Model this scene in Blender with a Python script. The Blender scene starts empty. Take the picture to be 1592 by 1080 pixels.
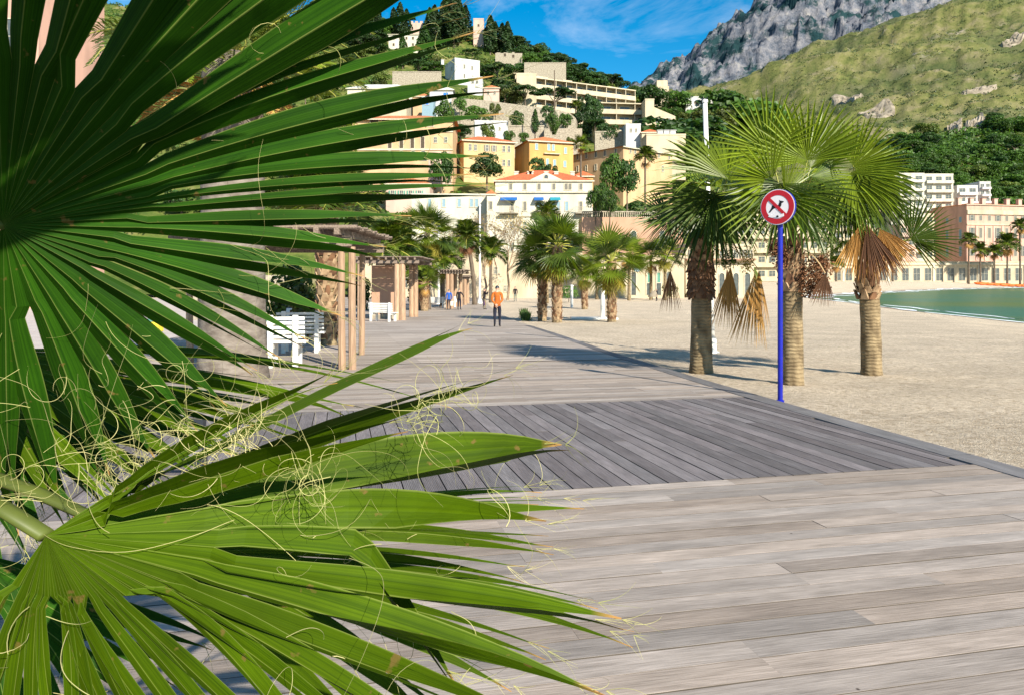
import bpy, math, random
import numpy as np
from mathutils import Vector, Matrix, Quaternion
PI = math.pi
SC = bpy.context.scene
COL = SC.collection
random.seed(7)
NR = np.random.RandomState(11)

# ------------------------------------------------------------------ camera, sky, sun, exposure
F = 1150.0; HZ = 432.0; CH = 1.6            # focal length in photo pixels, horizon row, eye height
cd = bpy.data.cameras.new('camera'); cam = bpy.data.objects.new('camera', cd); COL.objects.link(cam)
cam.location = (0, 0, CH); cam.rotation_euler = (PI/2, 0, 0)
cd.sensor_fit = 'HORIZONTAL'; cd.sensor_width = 36.0; cd.lens = 36.0*F/1592
cd.shift_y = (HZ-540)/1592
cd.clip_start = 0.02; cd.clip_end = 30000
SC.camera = cam
SUN_AZ = math.radians(151); SUN_EL = math.radians(32)
W = bpy.data.worlds.new('World'); SC.world = W; W.use_nodes = True
wn = W.node_tree.nodes; wl = W.node_tree.links
for n in list(wn): wn.remove(n)
wo = wn.new('ShaderNodeOutputWorld'); bg = wn.new('ShaderNodeBackground')
sky = wn.new('ShaderNodeTexSky'); sky.sky_type = 'NISHITA'; sky.sun_disc = False
sky.sun_elevation = SUN_EL; sky.sun_rotation = SUN_AZ
sky.altitude = 600; sky.air_density = 1.15; sky.dust_density = 0.25; sky.ozone_density = 4.0
hs = wn.new('ShaderNodeHueSaturation'); hs.inputs['Saturation'].default_value = 1.45; hs.inputs['Hue'].default_value = 0.49
wl.new(sky.outputs[0], hs.inputs['Color'])
tc = wn.new('ShaderNodeTexCoord'); mp = wn.new('ShaderNodeMapping'); mp.inputs['Scale'].default_value = (2.2, 2.2, 7.0)
mp.inputs['Location'].default_value = (0.35, 0.2, 0.15)
nz = wn.new('ShaderNodeTexNoise'); nz.inputs['Scale'].default_value = 1.6; nz.inputs['Detail'].default_value = 7; nz.inputs['Roughness'].default_value = 0.62
nz.inputs['Distortion'].default_value = 0.5
rp = wn.new('ShaderNodeValToRGB'); rp.color_ramp.elements[0].position = 0.46; rp.color_ramp.elements[1].position = 0.80
rp.color_ramp.elements[0].color = (0, 0, 0, 1); rp.color_ramp.elements[1].color = (0.6, 0.6, 0.6, 1)
mx = wn.new('ShaderNodeMixRGB'); mx.inputs['Color2'].default_value = (7.0, 7.6, 8.6, 1)
wl.new(tc.outputs['Generated'], mp.inputs[0]); wl.new(mp.outputs[0], nz.inputs['Vector'])
wl.new(nz.outputs[0], rp.inputs[0]); wl.new(rp.outputs[0], mx.inputs['Fac'])
wl.new(hs.outputs[0], mx.inputs['Color1']); wl.new(mx.outputs[0], bg.inputs['Color'])
bg.inputs['Strength'].default_value = 0.084
wl.new(bg.outputs[0], wo.inputs['Surface'])
sd = bpy.data.lights.new('sun', 'SUN'); sun = bpy.data.objects.new('sun', sd); COL.objects.link(sun)
sd.energy = 5.0; sd.angle = math.radians(0.5); sd.color = (1.0, 0.92, 0.78)
S = Vector((math.sin(SUN_AZ)*math.cos(SUN_EL), math.cos(SUN_AZ)*math.cos(SUN_EL), math.sin(SUN_EL)))
sun.rotation_euler = S.to_track_quat('Z', 'Y').to_euler(); sun.location = S*60
SC.view_settings.view_transform = 'Standard'; SC.view_settings.look = 'None'
SC.view_settings.exposure = 0.9; SC.view_settings.gamma = 1.0; SC.view_settings.use_curve_mapping = False

# ------------------------------------------------------------------ helpers
def at(px, py, Y): return Vector(((px-796)/F*Y, Y, CH+(HZ-py)/F*Y))
def ray_plane(px, py, P, N):
    d = Vector(((px-796)/F, 1.0, (HZ-py)/F)); o = Vector((0, 0, CH))
    return o + d*((P-o).dot(N)/d.dot(N))
def tag(o, label=None, cat=None, group=None, kind=None):
    if label: o['label'] = label
    if cat: o['category'] = cat
    if group: o['group'] = group
    if kind: o['kind'] = kind
    return o
def link(o, parent=None):
    COL.objects.link(o)
    if parent is not None: o.parent = parent
    return o
def thing(name, label, cat, loc=(0, 0, 0), rz=0, group=None):
    o = bpy.data.objects.new(name, None); COL.objects.link(o)
    o.location = loc; o.rotation_euler = (0, 0, rz); o.empty_display_size = .2
    return tag(o, label, cat, group)
def inst(name, mesh, parent=None, loc=(0, 0, 0), rot=(0, 0, 0), sc=(1, 1, 1)):
    o = bpy.data.objects.new(name, mesh); link(o, parent)
    o.location = loc; o.rotation_euler = rot; o.scale = sc if hasattr(sc, '__len__') else (sc, sc, sc)
    return o

class MB:
    def __init__(s): s.v = []; s.f = []; s.m = []; s.uv = []; s.mi = 0
    def add(s, vs, fs, mi=None, uvs=None):
        b = len(s.v); s.v.extend([tuple(p) for p in vs])
        for k, f in enumerate(fs):
            s.f.append(tuple(b+i for i in f)); s.m.append(s.mi if mi is None else mi)
            s.uv.append([uvs[i] for i in f] if uvs else None)
    def box(s, x0, x1, y0, y1, z0, z1, mi=None, M=None):
        vs = [Vector((x, y, z)) for z in (z0, z1) for y in (y0, y1) for x in (x0, x1)]
        if M is not None: vs = [M @ p for p in vs]
        s.add(vs, [(0, 2, 3, 1), (4, 5, 7, 6), (0, 1, 5, 4), (2, 6, 7, 3), (0, 4, 6, 2), (1, 3, 7, 5)], mi)
    def cbox(s, c, sx, sy, sz, mi=None, M=None):
        s.box(c[0]-sx/2, c[0]+sx/2, c[1]-sy/2, c[1]+sy/2, c[2]-sz/2, c[2]+sz/2, mi, M)
    def tube(s, pts, rad, n=8, mi=None, caps=True, squash=None):
        pts = [Vector(p) for p in pts]; k = len(pts)
        if not hasattr(rad, '__len__'): rad = [rad]*k
        vs = []; ref = None
        for i in range(k):
            t = (pts[min(i+1, k-1)]-pts[max(i-1, 0)])
            t = t.normalized() if t.length > 1e-9 else Vector((0, 0, 1))
            if ref is None:
                ref = t.cross(Vector((0, 0, 1)) if abs(t.z) < .9 else Vector((1, 0, 0)))
            a = (ref - t*ref.dot(t))
            a = a.normalized() if a.length > 1e-9 else t.orthogonal().normalized()
            ref = a; b = t.cross(a)
            for j in range(n):
                q = 2*PI*j/n
                vs.append(pts[i] + (a*math.cos(q) + b*math.sin(q)*(squash or 1))*rad[i])
        fs = [(i*n+j, i*n+(j+1) % n, (i+1)*n+(j+1) % n, (i+1)*n+j) for i in range(k-1) for j in range(n)]
        if caps: fs += [tuple(reversed(range(n))), tuple((k-1)*n+j for j in range(n))]
        s.add(vs, fs, mi)
    def lathe(s, prof, n=16, mi=None, c=(0, 0, 0)):
        vs = [(c[0]+r*math.cos(2*PI*j/n), c[1]+r*math.sin(2*PI*j/n), c[2]+z) for r, z in prof for j in range(n)]
        k = len(prof)
        s.add(vs, [(i*n+j, i*n+(j+1) % n, (i+1)*n+(j+1) % n, (i+1)*n+j) for i in range(k-1) for j in range(n)], mi)
    def mesh(s, name, mats, smooth=False):
        me = bpy.data.meshes.new(name); me.from_pydata(s.v, [], s.f)
        for m in (mats if isinstance(mats, (list, tuple)) else [mats]): me.materials.append(m)
        if any(s.m): me.polygons.foreach_set('material_index', s.m)
        if any(u for u in s.uv):
            ul = me.uv_layers.new(name='UVMap'); flat = []
            for f, u in zip(s.f, s.uv):
                for i in range(len(f)): flat.extend(u[i] if u else (0, 0))
            ul.data.foreach_set('uv', flat)
        if smooth: me.polygons.foreach_set('use_smooth', [True]*len(s.f))
        me.update(); return me
    def build(s, name, mats, parent=None, loc=(0, 0, 0), smooth=False):
        return inst(name, s.mesh(name, mats, smooth), parent, loc)
def np_mesh(name, V, Q, mats, smooth=False, mi=None):
    V = np.asarray(V, np.float32); Q = np.asarray(Q, np.int32); k = Q.shape[1]
    me = bpy.data.meshes.new(name); me.vertices.add(len(V)); me.vertices.foreach_set('co', V.ravel())
    me.loops.add(Q.size); me.loops.foreach_set('vertex_index', Q.ravel())
    me.polygons.add(len(Q)); me.polygons.foreach_set('loop_start', np.arange(0, Q.size, k, dtype=np.int32))
    for m in (mats if isinstance(mats, (list, tuple)) else [mats]): me.materials.append(m)
    if mi is not None: me.polygons.foreach_set('material_index', np.asarray(mi, np.int32))
    if smooth: me.polygons.foreach_set('use_smooth', np.ones(len(Q), bool))
    me.update(calc_edges=True); me.validate(); return me
def grid_quads(nx, ny):
    i = np.arange(ny-1)[:, None]*nx + np.arange(nx-1)[None, :]
    return np.stack([i, i+1, i+1+nx, i+nx], -1).reshape(-1, 4)

# value noise (numpy), for terrain
_perm = NR.rand(256, 256)
def vnoise(x, y):
    x = np.asarray(x, float); y = np.asarray(y, float)
    xi = np.floor(x).astype(int); yi = np.floor(y).astype(int); xf = x-xi; yf = y-yi
    u = xf*xf*(3-2*xf); v = yf*yf*(3-2*yf)
    g = lambda a, b: _perm[a & 255, b & 255]
    return (g(xi, yi)*(1-u)+g(xi+1, yi)*u)*(1-v)+(g(xi, yi+1)*(1-u)+g(xi+1, yi+1)*u)*v
def fbm(x, y, o=5, ridged=False):
    s = 0; a = .5; t = 0
    for i in range(o):
        n = vnoise(x+17.3*i, y-9.1*i)
        if ridged: n = 1-abs(2*n-1)
        s = s+a*n; t += a; x = x*2.03; y = y*2.03; a *= .5
    return s/t

# ------------------------------------------------------------------ materials
def nodes(name):
    m = bpy.data.materials.new(name); m.use_nodes = True
    return m, m.node_tree.nodes, m.node_tree.links, m.node_tree.nodes['Principled BSDF']
def rgb(h):
    h = h.lstrip('#'); c = [int(h[i:i+2], 16)/255 for i in (0, 2, 4)]
    return tuple(x/12.92 if x <= .04045 else ((x+.055)/1.055)**2.4 for x in c)
def mat(name, c, c2=None, rough=.75, scale=4.0, detail=5, bump=0.0, bscale=None, stretch=(1, 1, 1), rnd=0.0, spec=.3, lo=.35, hi=.65, metal=0, island=0.0):
    """two-tone noise paint; rnd = lightness spread from object to object; island = spread from leaf to leaf"""
    m, n, l, b = nodes(name)
    c2 = c2 or tuple(x*.72 for x in c)
    t = n.new('ShaderNodeTexCoord'); mp = n.new('ShaderNodeMapping'); mp.inputs['Scale'].default_value = stretch
    l.new(t.outputs['Object'], mp.inputs[0])
    nz = n.new('ShaderNodeTexNoise'); nz.inputs['Scale'].default_value = scale; nz.inputs['Detail'].default_value = detail
    l.new(mp.outputs[0], nz.inputs['Vector'])
    r = n.new('ShaderNodeMapRange'); r.inputs[1].default_value = lo; r.inputs[2].default_value = hi
    l.new(nz.outputs[0], r.inputs[0])
    mx = n.new('ShaderNodeMixRGB'); mx.inputs[1].default_value = (*c2, 1); mx.inputs[2].default_value = (*c, 1)
    l.new(r.outputs[0], mx.inputs[0]); out = mx.outputs[0]
    for amt, kind in ((rnd, 'o'), (island, 'i')):
        if amt:
            src = (n.new('ShaderNodeObjectInfo').outputs['Random'] if kind == 'o' else n.new('ShaderNodeNewGeometry').outputs['Random Per Island'])
            rr = n.new('ShaderNodeMapRange'); rr.inputs[3].default_value = 1-amt; rr.inputs[4].default_value = 1+amt
            l.new(src, rr.inputs[0]); h = n.new('ShaderNodeHueSaturation'); l.new(out, h.inputs['Color']); l.new(rr.outputs[0], h.inputs['Value']); out = h.outputs[0]
    l.new(out, b.inputs['Base Color'])
    b.inputs['Roughness'].default_value = rough; b.inputs['Specular IOR Level'].default_value = spec; b.inputs['Metallic'].default_value = metal
    if bump:
        n2 = nz
        if bscale:
            n2 = n.new('ShaderNodeTexNoise'); n2.inputs['Scale'].default_value = bscale; n2.inputs['Detail'].default_value = 6; l.new(mp.outputs[0], n2.inputs['Vector'])
        bp = n.new('ShaderNodeBump'); bp.inputs['Strength'].default_value = bump; bp.inputs['Distance'].default_value = .02
        l.new(n2.outputs[0], bp.inputs['Height']); l.new(bp.outputs[0], b.inputs['Normal'])
    return m
def leafmat(name, c, c2, trans=.3, rnd=.32, island=.42, rough=.5, tcol=None, scale=.6):
    m = mat(name, c, c2, rough=rough, scale=scale, rnd=rnd, island=island, spec=.35)
    n = m.node_tree.nodes; l = m.node_tree.links; b = n['Principled BSDF']; o = n['Material Output']
    src = b.inputs['Base Color'].links[0].from_socket
    tr = n.new('ShaderNodeBsdfTranslucent'); ms = n.new('ShaderNodeMixShader'); ms.inputs[0].default_value = trans
    g = n.new('ShaderNodeMixRGB'); g.blend_type = 'MULTIPLY'; g.inputs[0].default_value = 1; g.inputs[2].default_value = (*(tcol or (1.5, 1.6, .5)), 1)
    l.new(src, g.inputs[1]); l.new(g.outputs[0], tr.inputs['Color'])
    l.new(b.outputs[0], ms.inputs[1]); l.new(tr.outputs[0], ms.inputs[2]); l.new(ms.outputs[0], o.inputs['Surface'])
    return m
def woodmat(name, c, c2, rough=.75, groove=0, rnd=.28, spec=.25):
    """weathered board: grain runs along local X, tone and grain differ from board to board"""
    m, n, l, b = nodes(name)
    t = n.new('ShaderNodeTexCoord'); oi = n.new('ShaderNodeObjectInfo')
    ad = n.new('ShaderNodeVectorMath'); ad.operation = 'ADD'
    sc = n.new('ShaderNodeVectorMath'); sc.operation = 'SCALE'; sc.inputs['Scale'].default_value = 37.0
    cb = n.new('ShaderNodeCombineXYZ'); l.new(oi.outputs['Random'], cb.inputs[0]); l.new(oi.outputs['Random'], cb.inputs[1])
    l.new(cb.outputs[0], sc.inputs[0]); l.new(t.outputs['Object'], ad.inputs[0]); l.new(sc.outputs[0], ad.inputs[1])
    mp = n.new('ShaderNodeMapping'); mp.inputs['Scale'].default_value = (2.2, 60, 60); l.new(ad.outputs[0], mp.inputs[0])
    nz = n.new('ShaderNodeTexNoise'); nz.inputs['Scale'].default_value = 2.2; nz.inputs['Detail'].default_value = 8; nz.inputs['Roughness'].default_value = .65; l.new(mp.outputs[0], nz.inputs['Vector'])
    mp2 = n.new('ShaderNodeMapping'); mp2.inputs['Scale'].default_value = (1.0, 5, 5); l.new(ad.outputs[0], mp2.inputs[0])
    n2 = n.new('ShaderNodeTexNoise'); n2.inputs['Scale'].default_value = 2.0; n2.inputs['Detail'].default_value = 5; l.new(mp2.outputs[0], n2.inputs['Vector'])
    r = n.new('ShaderNodeMapRange'); r.inputs[1].default_value = .3; r.inputs[2].default_value = .7; l.new(nz.outputs[0], r.inputs[0])
    mx = n.new('ShaderNodeMixRGB'); mx.inputs[1].default_value = (*c2, 1); mx.inputs[2].default_value = (*c, 1); l.new(r.outputs[0], mx.inputs[0])
    r2 = n.new('ShaderNodeMapRange'); r2.inputs[1].default_value = .3; r2.inputs[2].default_value = .7; r2.inputs[3].default_value = .8; r2.inputs[4].default_value = 1.18; l.new(n2.outputs[0], r2.inputs[0])
    r3 = n.new('ShaderNodeMapRange'); r3.inputs[3].default_value = 1-rnd; r3.inputs[4].default_value = 1+rnd*.6; l.new(oi.outputs['Random'], r3.inputs[0])
    mu = n.new('ShaderNodeMath'); mu.operation = 'MULTIPLY'; l.new(r2.outputs[0], mu.inputs[0]); l.new(r3.outputs[0], mu.inputs[1])
    h = n.new('ShaderNodeHueSaturation'); l.new(mx.outputs[0], h.inputs['Color']); l.new(mu.outputs[0], h.inputs['Value'])
    fr = n.new('ShaderNodeMath'); fr.operation = 'MULTIPLY'; fr.inputs[1].default_value = 17.31; l.new(oi.outputs['Random'], fr.inputs[0]); fc = n.new('ShaderNodeMath'); fc.operation = 'FRACT'; l.new(fr.outputs[0], fc.inputs[0])
    rs_ = n.new('ShaderNodeMapRange'); rs_.inputs[3].default_value = .75; rs_.inputs[4].default_value = 1.12; l.new(fc.outputs[0], rs_.inputs[0]); l.new(rs_.outputs[0], h.inputs['Saturation'])
    # dark knots and nail marks
    vo = n.new('ShaderNodeTexVoronoi'); vo.inputs['Scale'].default_value = 3.2; l.new(ad.outputs[0], vo.inputs['Vector'])
    rv = n.new('ShaderNodeMapRange'); rv.inputs[1].default_value = .012; rv.inputs[2].default_value = .03; l.new(vo.outputs['Distance'], rv.inputs[0])
    kn = n.new('ShaderNodeMixRGB'); kn.inputs[1].default_value = (.06, .045, .035, 1); l.new(rv.outputs[0], kn.inputs[0]); l.new(h.outputs[0], kn.inputs[2])
    l.new(kn.outputs[0], b.inputs['Base Color']); b.inputs['Roughness'].default_value = rough; b.inputs['Specular IOR Level'].default_value = spec
    bp = n.new('ShaderNodeBump'); bp.inputs['Strength'].default_value = .35; bp.inputs['Distance'].default_value = .003; l.new(nz.outputs[0], bp.inputs['Height'])
    if groove:
        wv = n.new('ShaderNodeTexWave'); wv.bands_direction = 'Y'; wv.inputs['Scale'].default_value = groove; l.new(t.outputs['Object'], wv.inputs['Vector'])
        b2 = n.new('ShaderNodeBump'); b2.inputs['Strength'].default_value = .8; b2.inputs['Distance'].default_value = .004; l.new(wv.outputs[0], b2.inputs['Height']); l.new(bp.outputs[0], b2.inputs['Normal']); bp = b2
    l.new(bp.outputs[0], b.inputs['Normal']); return m

M = {}
M['board'] = woodmat('board_wood', (.45, .375, .32), (.20, .162, .132), rnd=.27)
M['board_side'] = mat('board_side_dirt', (.10, .085, .07), rough=.95)  # sides and ends coloured dark so the board gaps read as shaded
M['ribbed'] = woodmat('ribbed_wood', (.27, .24, .24), (.125, .108, .108), groove=26, rnd=.34, rough=.75, spec=.2)
M['edge'] = woodmat('edge_wood', (.21, .20, .20), (.11, .10, .10), rnd=.25)
M['timber'] = mat('timber', (.46, .31, .20), (.30, .19, .12), scale=3, stretch=(12, 12, 1), bump=.4, rnd=.15)
M['roofwood'] = mat('roof_wood', (.26, .20, .155), (.14, .105, .08), scale=5, stretch=(8, 1, 8), bump=.3)
M['white'] = mat('white_paint', (.82, .81, .77), (.66, .65, .6), rough=.45, scale=3, spec=.4)
M['blue'] = mat('blue_paint', (.006, .012, .34), (.005, .010, .25), rough=.35, scale=6, spec=.5)
M['red'] = mat('red_sign', (.50, .006, .016), (.44, .006, .014), rough=.35, scale=6, spec=.5)
M['signwhite'] = mat('sign_white', (.85, .80, .80), (.78, .74, .74), rough=.4)
M['black'] = mat('black_paint', (.012, .012, .014), rough=.5)
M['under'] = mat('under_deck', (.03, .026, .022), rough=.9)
M['pave'] = mat('pavement', (.52, .46, .42), (.44, .38, .35), scale=1.5, bump=.2, bscale=30)
M['ground'] = mat('ground', (.22, .20, .15), rough=.95, scale=.02)
M['kerb'] = mat('yellow_kerb', (.75, .60, .05), (.6, .48, .04), rough=.6)
M['metal_dark'] = mat('dark_metal', (.03, .035, .045), rough=.4, spec=.5)
# ------------------------------------------------------------------ the ground: a gently falling plane that levels out
SEA = CH-3.3
def ydep(Y):
    Y = np.asarray(Y, float)
    return np.where(Y < 45, Y, 45+12*(1-np.exp(-(np.maximum(Y, 45)-45)/12)))
def zdeck(Y): return CH-(1.316+.0235*ydep(Y))
def zd(Y): return float(zdeck(Y))
ANG = math.radians(13); O2 = Vector((.367, 5.03))
U2 = Vector((math.cos(ANG), math.sin(ANG))); V2 = Vector((-math.sin(ANG), math.cos(ANG)))
def st(s, t): return (O2.x+U2.x*s+V2.x*t, O2.y+U2.y*s+V2.y*t)
_et = [-8, 0, 3.9, 10.8, 19, 31, 45, 60, 100]; _es = [3.05, 3.57, 3.85, 4.55, 5.65, 7.1, 9.2, 11.5, 18]
def sedge(t): return float(np.interp(t, _et, _es))
SLEFT = -6.6
NRM = Vector((0, .0235, 1)).normalized()
U3 = Vector((U2.x, U2.y, -.0235*U2.y)).normalized(); V3 = NRM.cross(U3)
def board_mesh(L, w, th, name, m):
    mb = MB(); b = .0006
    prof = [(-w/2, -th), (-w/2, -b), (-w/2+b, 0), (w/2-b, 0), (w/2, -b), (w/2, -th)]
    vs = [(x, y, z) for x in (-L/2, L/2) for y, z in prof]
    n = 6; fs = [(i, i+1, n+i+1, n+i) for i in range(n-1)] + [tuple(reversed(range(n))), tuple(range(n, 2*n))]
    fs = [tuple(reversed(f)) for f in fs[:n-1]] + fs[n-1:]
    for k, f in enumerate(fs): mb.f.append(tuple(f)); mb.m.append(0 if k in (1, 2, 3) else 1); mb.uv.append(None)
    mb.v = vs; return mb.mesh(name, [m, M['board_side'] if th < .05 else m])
deck = MB()
# dark joist space under the separate boards, then the far planking as one sheet
TN = 9.6
def deck_sheet(t0, t1, dz, name, m, step=.8):
    ts = np.arange(t0, t1+1e-6, step); V = []
    for t in ts:
        for k in range(9):
            s = SLEFT+(sedge(t)-SLEFT)*k/8; x, y = st(s, t); V.append((x, y, zd(y)+dz))
    return np_mesh(name, V, grid_quads(9, len(ts)), m, smooth=True)
def plankmat():
    m, n, l, b = nodes('far_planking')
    t = n.new('ShaderNodeTexCoord'); mp = n.new('ShaderNodeMapping'); mp.inputs['Rotation'].default_value = (0, 0, -ANG)
    l.new(t.outputs['Object'], mp.inputs[0])
    br = n.new('ShaderNodeTexBrick'); br.offset = .37; br.squash = 1
    br.inputs['Scale'].default_value = 1; br.inputs['Brick Width'].default_value = 2.4; br.inputs['Row Height'].default_value = .145
    br.inputs['Mortar Size'].default_value = .004; br.inputs['Color1'].default_value = (.235, .195, .16, 1); br.inputs['Color2'].default_value = (.45, .385, .335, 1); br.inputs['Mortar'].default_value = (.09, .07, .06, 1)
    l.new(mp.outputs[0], br.inputs['Vector'])
    nz = n.new('ShaderNodeTexNoise'); nz.inputs['Scale'].default_value = .35; nz.inputs['Detail'].default_value = 6; l.new(mp.outputs[0], nz.inputs['Vector'])
    r = n.new('ShaderNodeMapRange'); r.inputs[1].default_value = .3; r.inputs[2].default_value = .7; r.inputs[3].default_value = .85; r.inputs[4].default_value = 1.2; l.new(nz.outputs[0], r.inputs[0])
    h = n.new('ShaderNodeHueSaturation'); l.new(br.outputs[0], h.inputs['Color']); l.new(r.outputs[0], h.inputs['Value'])
    l.new(h.outputs[0], b.inputs['Base Color']); b.inputs['Roughness'].default_value = .75; b.inputs['Specular IOR Level'].default_value = .25
    return m
bw = inst('boardwalk', deck_sheet(TN, 100, 0, 'boardwalk', plankmat())); tag(bw, 'weathered timber boardwalk running along the beach', kind='structure')
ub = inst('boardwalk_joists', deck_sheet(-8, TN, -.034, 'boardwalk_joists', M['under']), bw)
def put_board(s0, s1, t0, t1, along, m, name, cache):
    """one board covering s0..s1, t0..t1; along = 's' or 't'"""
    g = .0035 if along == 's' else .0045
    L = (s1-s0 if along == 's' else t1-t0)-.004; w = (t1-t0 if along == 's' else s1-s0)-2*g
    key = (round(L, 2), round(w, 3), name)
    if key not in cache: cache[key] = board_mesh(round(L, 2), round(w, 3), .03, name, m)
    x, y = st((s0+s1)/2, (t0+t1)/2)
    o = inst(name, cache[key], bw)
    a, b_ = (U3, V3) if along == 's' else (V3, -U3)
    q = Matrix((a, b_, NRM)).transposed().to_4x4()
    q = q @ Matrix.Rotation(random.gauss(0, .004), 4, 'X')
    q.translation = Vector((x, y, zd(y)+random.uniform(-.0035, 0)))
    o.matrix_local = q; return o
cache = {}; rb = random.Random(3); BW = .141
def cross_rows(t_lo, rows, left):
    for r in range(rows):
        t0 = t_lo+r*BW; e = sedge(t0+.07)-.16; s = left-rb.choice([0, .6, 1.2, 1.8])
        while s < e-.02:
            L = rb.choice([1.8, 2.4, 2.4, 3.0]); s1 = min(s+L, e)
            if e-s1 < .5: s1 = e
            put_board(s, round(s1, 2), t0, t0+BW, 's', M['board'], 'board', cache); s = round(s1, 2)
cross_rows(-24*BW, 24, -4.2)
T1 = 3.87
nc = 0; s = 3.85-.16-BW*.5
c0 = -4.4
ncol = int((3.72-c0)/BW)
for c in range(ncol):
    s0 = 3.72-(c+1)*BW; cuts = [0.006]
    if rb.random() < .55: cuts.append(round(rb.choice([.9, 1.5, 2.1, 2.7, 3.1]), 2))
    cuts.append(T1-.006)
    # right-most columns follow the slanting edge
    for a, b_ in zip(cuts[:-1], cuts[1:]):
        if s0+BW > sedge(a)-.15:
            a = max(a, float(np.interp(s0+BW+.15, [3.57, 3.85], [0, 3.9])))
            if b_-a < .15: continue
        put_board(s0, s0+BW, a, b_, 't', M['ribbed'], 'ribbed_board', cache)
cross_rows(T1, int((TN-T1)/BW)-0, -4.0)
# edge boards laid along the sand side
for i in range(13):
    ta = -4.5+i*2.4; tb = ta+2.4
    if ta > 26: break
    xa, ya = st(sedge(ta)-.12, ta); xb, yb = st(sedge(tb)-.12, tb)
    a = Vector((xa, ya, zd(ya))); b_ = Vector((xb, yb, zd(yb))); d = (b_-a)
    o = inst('edge_board', board_mesh(d.length+.01, .25, .09, 'edge_board', M['edge']), bw)
    q = Matrix((d.normalized(), NRM.cross(d.normalized()), NRM)).transposed().to_4x4(); q.translation = (a+b_)/2+Vector((0, 0, .004)); o.matrix_local = q

# ------------------------------------------------------------------ beach, pavement, sea, far ground
SHORE = [(26, -60), (31, 10), (37.5, 54), (39.5, 71.6), (44, 92), (47, 112), (50, 124), (56, 133), (70, 150), (104, 190), (140, 224), (175, 253), (230, 272), (400, 300), (900, 330)]
def shore_dist(X, Y):
    """signed distance to the waterline, positive on land"""
    X = np.asarray(X, float); Y = np.asarray(Y, float); best = np.full(X.shape, 1e9); sg = np.ones(X.shape)
    for (x0, y0), (x1, y1) in zip(SHORE[:-1], SHORE[1:]):
        dx, dy = x1-x0, y1-y0; L2 = dx*dx+dy*dy
        u = np.clip(((X-x0)*dx+(Y-y0)*dy)/L2, 0, 1); d = np.hypot(X-x0-u*dx, Y-y0-u*dy)
        cr = dx*(Y-y0)-dy*(X-x0); k = d < best
        best = np.where(k, d, best); sg = np.where(k, np.sign(cr), sg)
    return best*sg
def zsand(X, Y):
    X = np.asarray(X, float); Y = np.asarray(Y, float)
    d = shore_dist(X, Y); sl = np.interp(Y, [100, 170], [.085, .085])
    cap = np.where(Y > 120, np.interp(Y, [120, 190], [CH-2.62-SEA, 2.0]), zdeck(Y)-.055-SEA)
    h = np.minimum(cap, np.maximum(d, -15)*sl)
    n = (fbm(X*1.7, Y*1.7, 4)-.5)*.07+(vnoise(X*4.3, Y*4.3)-.5)*.022 + (fbm(X*.35+5, Y*.35, 3)-.5)*.05
    return SEA+h+n*np.clip(d*.3, 0, 1)
def axis(segs):
    r = []
    for a, b_, n in segs: r += list(np.linspace(a, b_, n, endpoint=False))
    return np.array(r)
gx = axis([(-60, -2, 14), (-2, 1, 12), (1, 16, 130), (16, 60, 110), (60, 120, 60), (120, 420, 50), (420, 900, 10)])
gy = axis([(-60, 3, 14), (3, 26, 190), (26, 60, 110), (60, 130, 90), (130, 300, 90), (300, 340, 6)])
GX, GY = np.meshgrid(gx, gy); GZ = zsand(GX, GY)
def sandmat():
    m, n, l, b = nodes('beach_sand')
    t = n.new('ShaderNodeTexCoord')
    def noise(s, d=4, ro=.6):
        z = n.new('ShaderNodeTexNoise'); z.inputs['Scale'].default_value = s; z.inputs['Detail'].default_value = d; z.inputs['Roughness'].default_value = ro
        l.new(t.outputs['Object'], z.inputs['Vector']); return z.outputs[0]
    a = noise(.5, 5); c = noise(11, 8, .85); e = noise(42, 3, .7)
    r = n.new('ShaderNodeMapRange'); r.inputs[1].default_value = .38; r.inputs[2].default_value = .58; l.new(c, r.inputs[0])
    mx = n.new('ShaderNodeMixRGB'); mx.inputs[1].default_value = (.39, .30, .205, 1); mx.inputs[2].default_value = (.72, .605, .46, 1); l.new(r.outputs[0], mx.inputs[0])
    r2 = n.new('ShaderNodeMapRange'); r2.inputs[1].default_value = .35; r2.inputs[2].default_value = .7; r2.inputs[3].default_value = .88; r2.inputs[4].default_value = 1.12; l.new(a, r2.inputs[0])
    h = n.new('ShaderNodeHueSaturation'); l.new(mx.outputs[0], h.inputs['Color']); l.new(r2.outputs[0], h.inputs['Value'])
    # wet band by the water
    sx = n.new('ShaderNodeSeparateXYZ'); l.new(t.outputs['Object'], sx.inputs[0])
    rw = n.new('ShaderNodeMapRange'); rw.inputs[1].default_value = SEA+.05; rw.inputs[2].default_value = SEA+.28; l.new(sx.outputs[2], rw.inputs[0])
    mw = n.new('ShaderNodeMixRGB'); mw.inputs[1].default_value = (.20, .16, .12, 1); l.new(rw.outputs[0], mw.inputs[0]); l.new(h.outputs[0], mw.inputs[2])
    l.new(mw.outputs[0], b.inputs['Base Color']); b.inputs['Roughness'].default_value = .95; b.inputs['Specular IOR Level'].default_value = .1
    ad = n.new('ShaderNodeMath'); ad.operation = 'ADD'; l.new(c, ad.inputs[0]); l.new(e, ad.inputs[1])
    bp = n.new('ShaderNodeBump'); bp.inputs['Strength'].default_value = .9; bp.inputs['Distance'].default_value = .05; l.new(ad.outputs[0], bp.inputs['Height']); l.new(bp.outputs[0], b.inputs['Normal'])
    return m
beach = inst('beach', np_mesh('beach', np.stack([GX, GY, GZ], -1).reshape(-1, 3), grid_quads(len(gx), len(gy)), sandmat(), smooth=True))
tag(beach, 'beach of coarse pale sand and shingle', kind='structure')
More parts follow.
